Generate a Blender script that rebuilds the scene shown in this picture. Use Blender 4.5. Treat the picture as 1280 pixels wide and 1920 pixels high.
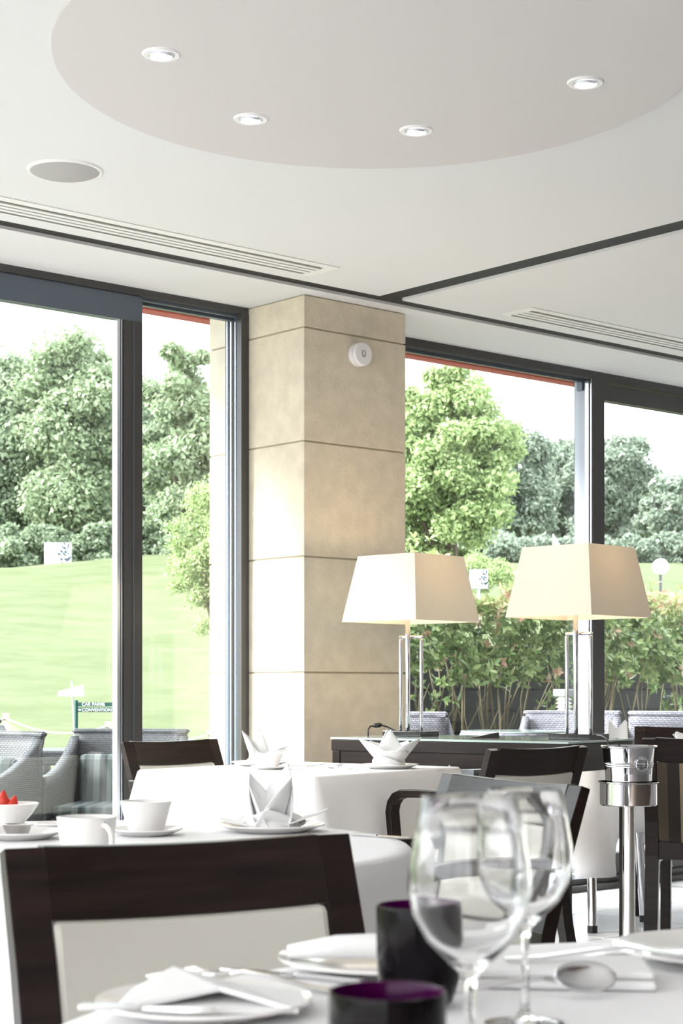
import bpy, math, random
import numpy as np
from mathutils import Vector, Matrix

SC = bpy.context.scene
C = SC.collection
for o in list(bpy.data.objects): bpy.data.objects.remove(o)
PI = math.pi
# ---------------------------------------------------------------- camera, sky, exposure
F = (.6587, .7524); R = (.7524, -.6587); EYE = 1.04
FPX, CX, HY = 3275.0, 640.0, 1290.0
def P(lat, dep, z=0.0):            # plan position given as (sideways, away) metres seen from the photographer
    return Vector((F[0]*dep+R[0]*lat, F[1]*dep+R[1]*lat, z))
def D(a, b): return math.atan2(-(F[0]*b+R[0]*a), F[1]*b+R[1]*a)   # rot z that turns local +Y to plan direction (a, b)
cam = bpy.data.cameras.new('camera'); cam_o = bpy.data.objects.new('camera', cam); C.objects.link(cam_o)
cam_o.location = (0, 0, EYE)
cam_o.rotation_euler = (PI/2, 0, D(0, 1))
cam.sensor_width = 36; cam.sensor_fit = 'AUTO'
cam.lens = FPX*36/1920
cam.shift_y = (HY-960)/1920
cam.clip_end = 400; cam.clip_start = .05
cam.dof.use_dof = True; cam.dof.focus_distance = 5.6; cam.dof.aperture_fstop = 11
SC.camera = cam_o
w = bpy.data.worlds.new('sky'); SC.world = w; w.use_nodes = True
bg = w.node_tree.nodes['Background']
bg.inputs[0].default_value = (.93, .965, 1, 1); bg.inputs[1].default_value = 4.6
sun = bpy.data.lights.new('sun', 'SUN'); sun_o = bpy.data.objects.new('sun', sun); C.objects.link(sun_o)
sun.energy = 13.0; sun.angle = math.radians(20); sun.color = (1, .985, .96)
sun_o.rotation_euler = Vector((-.75, .50, .55)).to_track_quat('Z', 'Y').to_euler()
SC.view_settings.view_transform = 'Standard'; SC.view_settings.look = 'None'
SC.view_settings.exposure = 0.42; SC.view_settings.gamma = 1.0
try: SC.view_settings.use_curve_mapping = False
except Exception: pass
SC.cycles.max_bounces = 10; SC.cycles.diffuse_bounces = 5; SC.cycles.transparent_max_bounces = 24
SC.cycles.transmission_bounces = 10; SC.cycles.glossy_bounces = 5
SC.cycles.sample_clamp_indirect = 12; SC.cycles.use_denoising = True

# ---------------------------------------------------------------- materials
def new_mat(name):
    m = bpy.data.materials.new(name); m.use_nodes = True
    nt = m.node_tree; b = nt.nodes['Principled BSDF']
    return m, nt, b
def mat(name, col, rough=.5, metal=0, spec=.5, noise=0, nscale=8, bump=0, bscale=40, stretch=None, trans=0, ior=1.45, sheen=0, coat=0, col2=None, emit=None, estr=0):
    m, nt, b = new_mat(name)
    b.inputs['Base Color'].default_value = (*col, 1); b.inputs['Roughness'].default_value = rough
    b.inputs['Metallic'].default_value = metal; b.inputs['Specular IOR Level'].default_value = spec
    b.inputs['Transmission Weight'].default_value = trans; b.inputs['IOR'].default_value = ior
    b.inputs['Coat Weight'].default_value = coat; b.inputs['Sheen Weight'].default_value = sheen
    if emit: b.inputs['Emission Color'].default_value = (*emit, 1); b.inputs['Emission Strength'].default_value = estr
    tc = nt.nodes.new('ShaderNodeTexCoord'); mp = nt.nodes.new('ShaderNodeMapping')
    nt.links.new(tc.outputs['Object'], mp.inputs[0])
    if stretch: mp.inputs['Scale'].default_value = stretch
    if noise:
        n = nt.nodes.new('ShaderNodeTexNoise'); n.inputs['Scale'].default_value = nscale; n.inputs['Detail'].default_value = 6
        nt.links.new(mp.outputs[0], n.inputs['Vector'])
        r = nt.nodes.new('ShaderNodeValToRGB')
        c2 = col2 or tuple(max(0, c*(1-noise)) for c in col)
        c1 = col if col2 else tuple(min(1, c*(1+noise*.5)) for c in col)
        r.color_ramp.elements[0].color = (*c2, 1); r.color_ramp.elements[1].color = (*c1, 1)
        r.color_ramp.elements[0].position = .32; r.color_ramp.elements[1].position = .68
        nt.links.new(n.outputs['Fac'], r.inputs[0]); nt.links.new(r.outputs[0], b.inputs['Base Color'])
    if bump:
        n2 = nt.nodes.new('ShaderNodeTexNoise'); n2.inputs['Scale'].default_value = bscale; n2.inputs['Detail'].default_value = 8
        nt.links.new(mp.outputs[0], n2.inputs['Vector'])
        bp = nt.nodes.new('ShaderNodeBump'); bp.inputs['Strength'].default_value = bump; bp.inputs['Distance'].default_value = .01
        nt.links.new(n2.outputs['Fac'], bp.inputs['Height']); nt.links.new(bp.outputs[0], b.inputs['Normal'])
    return m
def glass_pane(name, tint=(.965, .985, .98)):
    m = bpy.data.materials.new(name); m.use_nodes = True; nt = m.node_tree
    nt.nodes.remove(nt.nodes['Principled BSDF']); out = nt.nodes['Material Output']
    t = nt.nodes.new('ShaderNodeBsdfTransparent'); t.inputs[0].default_value = (*tint, 1)
    g = nt.nodes.new('ShaderNodeBsdfGlossy'); g.inputs['Roughness'].default_value = 0; g.inputs[0].default_value = (1, 1, 1, 1)
    lw = nt.nodes.new('ShaderNodeLayerWeight'); lw.inputs[0].default_value = .5
    pw = nt.nodes.new('ShaderNodeMath'); pw.operation = 'POWER'; pw.inputs[1].default_value = 5; nt.links.new(lw.outputs['Facing'], pw.inputs[0])
    f = nt.nodes.new('ShaderNodeMath'); f.operation = 'MULTIPLY_ADD'; f.inputs[1].default_value = .95; f.inputs[2].default_value = .035; nt.links.new(pw.outputs[0], f.inputs[0])
    mx = nt.nodes.new('ShaderNodeMixShader')
    nt.links.new(f.outputs[0], mx.inputs[0]); nt.links.new(t.outputs[0], mx.inputs[1]); nt.links.new(g.outputs[0], mx.inputs[2])
    nt.links.new(mx.outputs[0], out.inputs[0]); return m
def leaf_mat(name, cols, rough=.45, trans=.35):
    m = bpy.data.materials.new(name); m.use_nodes = True; nt = m.node_tree
    b = nt.nodes['Principled BSDF']; out = nt.nodes['Material Output']
    g = nt.nodes.new('ShaderNodeNewGeometry'); r = nt.nodes.new('ShaderNodeValToRGB')
    el = r.color_ramp.elements; el[0].color = (*cols[0], 1); el[1].color = (*cols[-1], 1)
    for i, c in enumerate(cols[1:-1]): e = el.new((i+1)/(len(cols)-1)); e.color = (*c, 1)
    nt.links.new(g.outputs['Random Per Island'], r.inputs[0])
    nt.links.new(r.outputs[0], b.inputs['Base Color']); b.inputs['Roughness'].default_value = rough
    b.inputs['Specular IOR Level'].default_value = .35
    tr = nt.nodes.new('ShaderNodeBsdfTranslucent'); nt.links.new(r.outputs[0], tr.inputs[0])
    mx = nt.nodes.new('ShaderNodeMixShader'); mx.inputs[0].default_value = trans
    nt.links.new(b.outputs[0], mx.inputs[1]); nt.links.new(tr.outputs[0], mx.inputs[2]); nt.links.new(mx.outputs[0], out.inputs[0])
    return m
def stripe_mat(name, cols, scale, rough=.8, axis='X'):
    m, nt, b = new_mat(name); b.inputs['Roughness'].default_value = rough
    tc = nt.nodes.new('ShaderNodeTexCoord'); sp = nt.nodes.new('ShaderNodeSeparateXYZ'); nt.links.new(tc.outputs['Object'], sp.inputs[0])
    mu = nt.nodes.new('ShaderNodeMath'); mu.operation = 'MULTIPLY_ADD'; mu.inputs[1].default_value = scale; mu.inputs[2].default_value = 10.0
    nt.links.new(sp.outputs[axis], mu.inputs[0])
    fr = nt.nodes.new('ShaderNodeMath'); fr.operation = 'FRACT'; nt.links.new(mu.outputs[0], fr.inputs[0])
    r = nt.nodes.new('ShaderNodeValToRGB'); r.color_ramp.interpolation = 'CONSTANT'
    el = r.color_ramp.elements; tot = sum(c[1] for c in cols); p = 0
    for i, (c, wd) in enumerate(cols):
        if i == 0: e = el[0]
        elif i == 1: e = el[1]; e.position = p/tot
        else: e = el.new(p/tot)
        e.color = (*c, 1); p += wd
    nt.links.new(fr.outputs[0], r.inputs[0]); nt.links.new(r.outputs[0], b.inputs['Base Color'])
    return m
def weave_mat(name, c1, c2, scale=60):
    m, nt, b = new_mat(name); b.inputs['Roughness'].default_value = .55
    tc = nt.nodes.new('ShaderNodeTexCoord'); 
    br = nt.nodes.new('ShaderNodeTexBrick'); br.inputs['Scale'].default_value = scale
    mp = nt.nodes.new('ShaderNodeMapping'); mp.inputs['Rotation'].default_value = (PI/2, 0, 0)
    # coordinates (along the ring, height)
    sp = nt.nodes.new('ShaderNodeSeparateXYZ'); nt.links.new(tc.outputs['Object'], sp.inputs[0])
    ad = nt.nodes.new('ShaderNodeMath'); ad.operation = 'ADD'; nt.links.new(sp.outputs['X'], ad.inputs[0]); nt.links.new(sp.outputs['Y'], ad.inputs[1])
    cb = nt.nodes.new('ShaderNodeCombineXYZ'); nt.links.new(ad.outputs[0], cb.inputs['X']); nt.links.new(sp.outputs['Z'], cb.inputs['Y'])
    nt.links.new(cb.outputs[0], br.inputs['Vector'])
    br.inputs['Color1'].default_value = (*c1, 1); br.inputs['Color2'].default_value = (*[x*.7 for x in c1], 1); br.inputs['Mortar'].default_value = (*c2, 1)
    br.inputs['Mortar Size'].default_value = .12; br.inputs['Brick Width'].default_value = 1.3; br.inputs['Row Height'].default_value = .6
    br.inputs['Mortar Smooth'].default_value = .6
    nt.links.new(br.outputs['Color'], b.inputs['Base Color'])
    bp = nt.nodes.new('ShaderNodeBump'); bp.invert = True; bp.inputs['Strength'].default_value = .9; bp.inputs['Distance'].default_value = .006
    nt.links.new(br.outputs['Fac'], bp.inputs['Height']); nt.links.new(bp.outputs[0], b.inputs['Normal'])
    return m
M = {}
M['ceil'] = mat('ceiling paint', (.635, .635, .635), .9)
M['raft'] = mat('raft paint with shade', (.56, .535, .525), .9)  # less light on the raft is put into this darker colour
M['black'] = mat('black trim', (.012, .011, .012), .6)
M['wall'] = mat('wall paint', (.82, .78, .74), .9)
M['dark_wall'] = mat('dark wall for reflections', (.16, .12, .09), .5)  # unseen back wall, darkened to give the chrome dark reflections
M['stone'] = mat('limestone', (.62, .555, .44), .85, noise=.10, nscale=14, bump=.25, bscale=90)
M['stone2'] = mat('pale limestone', (.74, .69, .60), .85, noise=.08, nscale=10, bump=.25, bscale=90)
M['joint'] = mat('stone joint', (.40, .35, .26), .95)
M['frame'] = mat('dark aluminium', (.045, .043, .043), .35, spec=.6)
M['frame_grey'] = mat('grey aluminium', (.10, .12, .15), .3, metal=.3)
M['alu'] = mat('brushed aluminium', (.75, .78, .84), .25, metal=.9)
M['glass'] = glass_pane('window glass')
M['red'] = mat('red eaves paint', (.62, .20, .13), .6)
M['red_dark'] = mat('dark red trim', (.35, .06, .05), .6)
M['floor'] = mat('pale stone tile', (.64, .63, .64), .22, noise=.08, nscale=3)
M['grout'] = mat('grout', (.42, .40, .38), .8)
M['deck'] = mat('terrace paving', (.35, .33, .30), .8, noise=.15)
M['wenge'] = mat('dark stained wood', (.014, .007, .006), .34, noise=.55, nscale=6, stretch=(1, 1, 14), bump=.05, bscale=60, spec=.3)
M['leather'] = mat('cream leather', (.52, .50, .45), .5, bump=.05, bscale=200)
M['cloth'] = mat('white tablecloth', (.84, .83, .84), .9, sheen=.2, bump=.04, bscale=300)
M['napkin'] = mat('white linen', (.83, .83, .83), .9, bump=.03, bscale=300)
M['china'] = mat('white china', (.82, .80, .78), .15, coat=.3)
M['chrome'] = mat('chrome', (.62, .62, .65), .05, metal=1)
M['steel'] = mat('polished steel', (.72, .71, .70), .14, metal=1)
M['cutlery'] = mat('cutlery steel', (.75, .75, .76), .16, metal=1)
M['pewter'] = mat('brushed pot steel', (.45, .43, .42), .35, metal=1)
M['shade'] = mat('cream lampshade fabric', (.90, .84, .73), .95, bump=.04, bscale=400)
_m = M['shade']; _nt = _m.node_tree; _b = _nt.nodes['Principled BSDF']; _t = _nt.nodes.new('ShaderNodeBsdfTranslucent'); _t.inputs[0].default_value = (.86, .78, .62, 1)
_x = _nt.nodes.new('ShaderNodeMixShader'); _x.inputs[0].default_value = .22; _nt.links.new(_b.outputs[0], _x.inputs[1]); _nt.links.new(_t.outputs[0], _x.inputs[2]); _nt.links.new(_x.outputs[0], _nt.nodes['Material Output'].inputs[0])
M['shade_in'] = M['shade']
M['bulb'] = mat('warm bulb', (1, .8, .5), .5, emit=(1, .72, .42), estr=8)
M['spot'] = mat('spot lamp', (1, 1, 1), .5, emit=(1, .97, .9), estr=7)
M['whitepl'] = mat('white plastic', (.74, .73, .74), .35)
M['greypl'] = mat('grey plastic', (.32, .31, .31), .4)
M['lining'] = mat('pale grey-blue aluminium', (.42, .45, .55), .35)
M['mesh'] = mat('speaker grille', (.36, .35, .34), .8)
M['vent'] = mat('vent paint', (.70, .70, .68), .6)
M['ventdark'] = mat('vent slot', (.13, .13, .11), .8)
M['black_glass'] = mat('black glass', (.004, .003, .004), .12, spec=.12)
M['purple'] = mat('purple glass lining', (.045, .0, .04), .15, spec=.15)
M['wine'] = mat('clear glass', (1, 1, 1), 0.0, trans=1, ior=1.42)
M['topglass'] = mat('desk glass', (.42, .52, .50), .06, spec=.8)
M['strawberry'] = mat('strawberry', (.60, .04, .02), .35, bump=.3, bscale=120)
M['cable'] = mat('black cable', (.01, .01, .01), .4)
M['brownstripe'] = stripe_mat('striped velour', [((.05, .035, .02), .085), ((.012, .008, .006), .045), ((.22, .165, .10), .06), ((.42, .36, .27), .008), ((.05, .035, .02), .05), ((.36, .30, .22), .008)], 1/.256)
M['cushion'] = stripe_mat('striped cushion', [((.018, .028, .030), 3), ((.06, .08, .078), 1.2), ((.012, .02, .022), 2), ((.085, .105, .10), 1.6), ((.028, .04, .042), 2.4), ((.055, .07, .068), 1)], 1/.22)
M['rattan'] = weave_mat('grey rattan', (.060, .066, .075), (.008, .009, .012), 62)
M['rattan_l'] = weave_mat('light grey rattan', (.26, .26, .31), (.07, .07, .09), 48)
M['bark'] = mat('bark', (.10, .075, .055), .9, noise=.3)
M['stem'] = mat('shrub stem', (.17, .145, .09), .9, noise=.3)
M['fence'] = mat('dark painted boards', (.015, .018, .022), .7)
M['white_sign'] = mat('white sign', (.80, .82, .88), .5)
M['logo'] = mat('sign print', (.03, .05, .07), .6)
M['faint'] = mat('faint sign print', (.66, .69, .78), .6)
M['green_sign'] = mat('green sign', (.006, .055, .048), .5)
M['white_print'] = mat('white print', (.85, .9, .9), .6)
M['rope'] = mat('rope', (.75, .72, .66), .9)
M['post'] = mat('pale timber post', (.55, .53, .46), .8)
M['lamp_white'] = mat('white lamp plastic', (.85, .86, .88), .35)
M['lamp_grey'] = mat('grey lamp cap', (.35, .36, .40), .4)
M['tree_dark'] = leaf_mat('tree leaves', [(.17, .225, .15), (.25, .315, .205), (.33, .40, .27), (.20, .26, .17)])  # haze and glare put into paler leaf colours, here and the next three
M['tree_mid'] = leaf_mat('mid tree leaves', [(.20, .265, .16), (.28, .355, .22), (.37, .44, .28), (.24, .30, .185)])
M['tree_light'] = leaf_mat('bright leaves', [(.22, .31, .13), (.31, .41, .18), (.42, .51, .25), (.26, .35, .15)])
M['tree_grey'] = leaf_mat('hazy greyish leaves', [(.17, .22, .17), (.24, .30, .23), (.31, .36, .28), (.19, .24, .18)])
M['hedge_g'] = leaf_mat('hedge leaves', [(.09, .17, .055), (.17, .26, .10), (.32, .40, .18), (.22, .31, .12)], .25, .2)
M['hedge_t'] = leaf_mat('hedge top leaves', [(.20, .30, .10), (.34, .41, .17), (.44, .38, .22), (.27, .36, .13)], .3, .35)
M['hedge_r'] = leaf_mat('new reddish leaves', [(.48, .24, .17), (.54, .36, .27), (.50, .40, .28), (.40, .38, .20)], .3, .3)
g, nt, b = new_mat('mown grass'); M['grass'] = g
tc = nt.nodes.new('ShaderNodeTexCoord'); mp = nt.nodes.new('ShaderNodeMapping'); mp.inputs['Scale'].default_value = (.5, .9, .5)
nt.links.new(tc.outputs['Object'], mp.inputs[0])
n1 = nt.nodes.new('ShaderNodeTexNoise'); n1.inputs['Scale'].default_value = 2.2; n1.inputs['Detail'].default_value = 10; n1.inputs['Roughness'].default_value = .7
nt.links.new(mp.outputs[0], n1.inputs['Vector'])
r1 = nt.nodes.new('ShaderNodeValToRGB'); r1.color_ramp.elements[0].position = .36; r1.color_ramp.elements[1].position = .62
r1.color_ramp.elements[0].color = (.083, .103, .048, 1); r1.color_ramp.elements[1].color = (.112, .128, .070, 1)
nt.links.new(n1.outputs['Fac'], r1.inputs[0]); nt.links.new(r1.outputs[0], b.inputs['Base Color']); b.inputs['Roughness'].default_value = .9; b.inputs['Specular IOR Level'].default_value = .1

# ---------------------------------------------------------------- mesh helpers
class MB:
    def __init__(s): s.v = []; s.f = []
    def add(s, vs, fs):
        n = len(s.v); s.v += [tuple(v) for v in vs]; s.f += [tuple(i+n for i in f) for f in fs]; return s
    def box(s, c, d, rz=0, rx=0):
        Mx = Matrix.Rotation(rz, 3, 'Z') @ Matrix.Rotation(rx, 3, 'X'); vs = []
        for k in (-1, 1):
            for (i, j) in ((-1, -1), (1, -1), (1, 1), (-1, 1)):
                vs.append(Vector(c)+Mx @ Vector((i*d[0]/2, j*d[1]/2, k*d[2]/2)))
        return s.add(vs, [(3, 2, 1, 0), (4, 5, 6, 7), (0, 1, 5, 4), (1, 2, 6, 5), (2, 3, 7, 6), (3, 0, 4, 7)])
    def bb(s, a, b): return s.box([(a[i]+b[i])/2 for i in range(3)], [abs(b[i]-a[i]) for i in range(3)])
    def lathe(s, prof, seg=32, c=(0, 0, 0), closed=False):
        n = len(prof); vs = []; fs = []
        for i in range(seg):
            a = 2*PI*i/seg
            for (r, z) in prof: vs.append((c[0]+r*math.cos(a), c[1]+r*math.sin(a), c[2]+z))
        for i in range(seg):
            j = (i+1) % seg
            for k in range(n-1 if not closed else n):
                k2 = (k+1) % n
                fs.append((i*n+k, j*n+k, j*n+k2, i*n+k2))
        return s.add(vs, fs)
    def tube(s, pts, r, seg=8, cap=True):
        pts = [Vector(p) for p in pts]; n = len(pts); rs = r if isinstance(r, (list, tuple)) else [r]*n
        t0 = (pts[1]-pts[0]).normalized(); up = Vector((0, 0, 1)) if abs(t0.z) < .9 else Vector((1, 0, 0))
        a = t0.cross(up).normalized(); vs = []; fs = []
        for i, p in enumerate(pts):
            t = (pts[min(i+1, n-1)]-pts[max(i-1, 0)]).normalized()
            a = (a-t*a.dot(t)).normalized(); b_ = t.cross(a)
            for k in range(seg):
                an = 2*PI*k/seg; vs.append(p+(a*math.cos(an)+b_*math.sin(an))*rs[i])
        for i in range(n-1):
            for k in range(seg):
                k2 = (k+1) % seg; fs.append((i*seg+k, i*seg+k2, (i+1)*seg+k2, (i+1)*seg+k))
        if cap: fs.append(tuple(range(seg))[::-1]); fs.append(tuple((n-1)*seg+k for k in range(seg)))
        return s.add(vs, fs)
    def sweep(s, pts, wd, th, side):   # rectangular bar: wd along 'side', th across
        pts = [Vector(p) for p in pts]; side = Vector(side).normalized(); n = len(pts); vs = []; fs = []
        for i, p in enumerate(pts):
            t = (pts[min(i+1, n-1)]-pts[max(i-1, 0)]).normalized(); nn = t.cross(side).normalized()
            w_ = wd[i] if isinstance(wd, (list, tuple)) else wd; h_ = th[i] if isinstance(th, (list, tuple)) else th
            for (a, b_) in ((-1, -1), (1, -1), (1, 1), (-1, 1)): vs.append(p+side*a*w_/2+nn*b_*h_/2)
        for i in range(n-1):
            for k in range(4):
                k2 = (k+1) % 4; fs.append((i*4+k, i*4+k2, (i+1)*4+k2, (i+1)*4+k))
        fs.append((3, 2, 1, 0)); fs.append(tuple((n-1)*4+k for k in range(4)))
        return s.add(vs, fs)
    def grid(s, fn, nu, nv, wrap=False):
        vs = [fn(i/(nu if wrap else nu-1), j/(nv-1)) for i in range(nu) for j in range(nv)]; fs = []
        for i in range(nu if wrap else nu-1):
            i2 = (i+1) % nu
            for j in range(nv-1): fs.append((i*nv+j, i2*nv+j, i2*nv+j+1, i*nv+j+1))
        return s.add(vs, fs)
    def prism(s, poly, z0, z1):
        n = len(poly); vs = [(x, y, z0) for x, y in poly]+[(x, y, z1) for x, y in poly]
        fs = [tuple(range(n))[::-1], tuple(range(n, 2*n))]+[(i, (i+1) % n, (i+1) % n+n, i+n) for i in range(n)]
        return s.add(vs, fs)
    def build(s, name, m, parent=None, loc=(0, 0, 0), rz=0, smooth=False, bevel=0, solid=0, sub=0, angle=None):
        me = bpy.data.meshes.new(name); me.from_pydata(s.v, [], s.f); me.update()
        if smooth:
            me.polygons.foreach_set('use_smooth', [True]*len(me.polygons))
            if angle is not None:
                try: me.set_sharp_from_angle(angle=math.radians(angle))
                except Exception: pass
        o = bpy.data.objects.new(name, me); me.materials.append(M[m] if isinstance(m, str) else m)
        C.objects.link(o); o.parent = parent; o.location = loc; o.rotation_euler = (0, 0, rz)
        if solid: md = o.modifiers.new('s', 'SOLIDIFY'); md.thickness = solid; md.offset = 0
        if bevel: md = o.modifiers.new('b', 'BEVEL'); md.width = bevel; md.segments = 2; md.limit_method = 'ANGLE'
        if sub: md = o.modifiers.new('u', 'SUBSURF'); md.levels = sub; md.render_levels = sub
        return o
def tag(o, label=None, cat=None, group=None, kind=None):
    if label: o['label'] = label
    if cat: o['category'] = cat
    if group: o['group'] = group
    if kind: o['kind'] = kind
    return o
def thing(name, label, cat, loc, rz=0, group=None, scale=None):
    o = bpy.data.objects.new(name, None); C.objects.link(o); o.location = loc; o.rotation_euler = (0, 0, rz)
    if scale: o.scale = (scale,)*3
    return tag(o, label, cat, group)
def struct(name, mb, m, parent=None, **k):
    o = mb.build(name, m, parent, **k)
    if not parent: o['kind'] = 'structure'
    return o
def copy_tree(o, parent=None):
    c = o.copy(); C.objects.link(c); c.parent = parent
    for ch in list(o.children): copy_tree(ch, c)
    return c
def relabel(o, loc, rz, label, scale=None):
    o.location = loc; o.rotation_euler = (0, 0, rz); o['label'] = label
    if scale: o.scale = (scale,)*3
    return o

# ---------------------------------------------------------------- room shell
CZ = 2.68; WY = 5.94
XL, XR, YB = -3.4, 12.5, -4.2
# floor: slab with laid tiles
fl = struct('floor', MB().bb((XL, YB, -.12), (XR, 6.05, -.012)), 'grout')
tile_me = None; rnd = random.Random(3)
for ix in range(12):
    for iy in range(9):
        x = 2.6+ix*.6; y = .54+iy*.6
        if tile_me is None:
            t = MB().box((0, 0, -.006), (.594, .594, .012)).build('tile', 'floor', fl, (x+.3, y+.3, 0), bevel=.001); tile_me = t
        else:
            t = tile_me.copy(); C.objects.link(t); t.parent = fl; t.location = (x+.3, y+.3, -.0004*rnd.random())
rest = MB()
for ix in range(-10, 17):
    for iy in range(-8, 10):
        x = 2.6+ix*.6; y = .54+iy*.6
        if 0 <= ix < 12 and 0 <= iy < 9: continue
        if x < XL or x+.6 > XR or y < YB or y > 5.9: continue
        rest.bb((x+.003, y+.003, -.012), (x+.597, min(y+.597, WY+.1), 0))
r_ = rest.build('tiles_beyond', 'floor', fl); r_['kind'] = 'stuff'
# ceiling panels with black shadow gaps
ce = struct('ceiling', MB().bb((XL, YB, 2.76), (XR, 6.4, 3.0)), 'wall')
GX0, GX1, GY0, GY1 = 4.934, 5.065, 5.395, 5.49
for (a, b_) in (((XL, YB), (GX0, GY0)), ((GX1, YB), (XR, GY0)), ((XL, GY1), (XR, 6.02))):
    MB().bb((a[0], a[1], CZ), (b_[0], b_[1], 2.76)).build('ceiling_panel', 'ceil', ce)
struct('trim_1', MB().bb((XL, GY0, CZ+.012), (XR, GY1, 2.755)), 'black')
struct('trim_2', MB().bb((GX0, YB, CZ+.012), (GX1, GY0, 2.755)), 'black')
# dropped round raft
cx, cy, rr = 3.09, 3.405, .86
pl = []
raft = MB()
def raft_r(a): return .872+.03*math.cos(2*(a-math.radians(52)))
poly = [(3.085+raft_r(2*PI*i/160)*math.cos(2*PI*i/160), 3.38+raft_r(2*PI*i/160)*math.sin(2*PI*i/160)) for i in range(160)]
raft.prism(poly, CZ-.012, CZ+.002)
struct('ceiling_raft', raft, 'raft')
# walls
struct('wall_back', MB().bb((XL, YB-.2, 0), (XR, YB, 2.9)), 'dark_wall')
struct('wall_right', MB().bb((XR, YB, 0), (XR+.2, 6.1, 2.9)), 'wall')
wl = MB().bb((XL-.2, YB, 2.55), (XL, 6.1, 2.9)).bb((XL-.2, YB, 0), (XL, YB+.5, 2.55)).bb((XL-.2, 5.7, 0), (XL, 6.1, 2.55)).bb((XL-.2, YB+.5, 0), (XL, 5.7, .1))
for y in (-1.9, .0, 1.9, 3.8): wl.bb((XL-.15, y, .1), (XL-.03, y+.1, 2.55))
struct('wall_left', wl, 'wall')
struct('wall_above_windows', MB().bb((XL, 5.98, 2.70), (XR, 6.10, 3.1)), 'wall')
# stone pillar between the windows
def pillar(name, x0, x1, y0, y1, zs, m, gap=.007):
    core = struct(name, MB().bb((x0+.006, y0+.006, 0), (x1-.006, y1-.006, zs[-1])), 'joint')
    for a, b_ in zip(zs[:-1], zs[1:]):
        MB().bb((x0, y0, a+gap/2), (x1, y1, b_-gap/2)).build('stone_block', m, core, bevel=.0025)
    return core
ZS = [0, .15, .63, 1.105, 1.589, 2.070, 2.544, CZ]
pillar('wall_pillar', 4.671, 5.251, 5.572, 6.10, ZS, 'stone')
pillar('wall_pier_outside', 4.69, 5.24, 6.125, 6.25, ZS[:-1]+[2.86], 'stone2')
# ---- windows
def framebox(mb, x0, x1, z0, z1, y0, y1): return mb.bb((x0, y0, z0), (x1, y1, z1))
# left window (sliding leaf in front, fixed light behind)
w1 = struct('window_1', MB().bb((XL+.05, WY, CZ-.028), (4.665, WY+.15, CZ)).bb((XL+.05, WY, 0), (4.665, WY+.15, .05)), 'frame')
jb = MB().bb((4.628, WY, .05), (4.668, WY+.03, CZ-.028)); jb.build('jamb', 'frame', w1)
jg = MB().bb((4.655, WY+.03, .05), (4.668, WY+.15, CZ-.028)); jg.build('jamb_lining', 'frame_grey', w1)
for (ya, yb, mm) in ((WY+.035, WY+.041, 'alu'), (WY+.058, WY+.064, 'alu'), (WY+.072, WY+.078, 'frame'), (WY+.086, WY+.094, 'alu'), (WY+.115, WY+.120, 'alu')):
    MB().bb((4.640, ya, .05), (4.655, yb, CZ-.03)).build('rail_ridge', mm, w1)
# head tracks
MB().bb((4.12, WY+.03, CZ-.040), (4.655, WY+.045, CZ-.028)).bb((4.12, WY+.07, CZ-.048), (4.655, WY+.10, CZ-.028)).build('head_track', 'frame_grey', w1)
MB().bb((4.12, WY+.09, .05), (4.655, WY+.10, CZ-.048)).build('window_pane', 'glass', w1)
leaf = MB().bb((2.2, WY+.015, 2.545), (4.123, WY+.06, CZ-.030)).bb((2.2, WY+.015, .05), (4.123, WY+.06, .16)).bb((2.2, WY+.015, .16), (2.32, WY+.06, 2.545)).build('sliding_leaf', 'frame_grey', w1)
MB().bb((4.030, WY+.012, .16), (4.121, WY+.058, 2.545)).build('leaf_stile', 'frame', leaf)
MB().bb((4.000, WY+.016, .16), (4.014, WY+.05, 2.545)).bb((4.019, WY+.014, .16), (4.0235, WY+.05, 2.545)).build('glazing_bead', 'alu', leaf)
MB().bb((4.013, WY+.02, .16), (4.031, WY+.05, 2.545)).build('bead_channel', 'frame_grey', leaf)
MB().bb((4.075, WY+.008, .16), (4.0785, WY+.013, 2.545)).build('stile_ridge', 'frame_grey', leaf)
MB().bb((2.32, WY+.030, .16), (4.003, WY+.040, 2.545)).build('leaf_pane', 'glass', leaf)
MB().bb((XL+.1, WY+.09, .05), (2.2, WY+.10, CZ-.03)).build('window_pane', 'glass', w1)
MB().bb((.1, WY+.06, .05), (.2, WY+.12, CZ-.03)).build('mullion', 'frame', w1)
# right window
w2 = struct('window_2', MB().bb((5.253, WY, CZ-.04), (XR-.05, WY+.13, CZ)).bb((5.253, WY, 0), (XR-.05, WY+.16, .06)).bb((5.253, WY-.05, 0), (XR-.05, WY, .03)), 'frame')
MB().bb((5.253, WY, .06), (5.275, WY+.13, CZ-.04)).build('jamb', 'frame', w2)
MB().bb((5.275, WY+.05, CZ-.055), (6.92, WY+.07, CZ-.04)).build('head_track', 'frame_grey', w2)
MB().bb((6.93, WY, .06), (7.019, WY+.13, CZ-.04)).build('mullion', 'frame', w2)
MB().bb((6.922, WY+.006, .06), (6.93, WY+.012, CZ-.04)).bb((6.918, WY+.022, .06), (6.93, WY+.045, CZ-.045)).build('mullion_bead', 'alu', w2)
MB().bb((6.923, WY+.050, .06), (6.93, WY+.12, CZ-.045)).build('mullion_lining', 'lining', w2)
MB().bb((6.905, WY+.055, 2.585), (6.923, WY+.09, 2.63)).build('corner_catch', 'frame_grey', w2)
MB().bb((5.275, WY+.09, .06), (6.925, WY+.10, CZ-.045)).build('window_pane', 'glass', w2)
lf = MB().bb((7.019, WY+.03, 2.545), (9.6, WY+.08, 2.632)).bb((7.019, WY+.03, .06), (9.6, WY+.08, .17)).bb((9.5, WY+.03, .17), (9.6, WY+.08, 2.545)).build('sliding_leaf', 'frame', w2)
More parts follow.
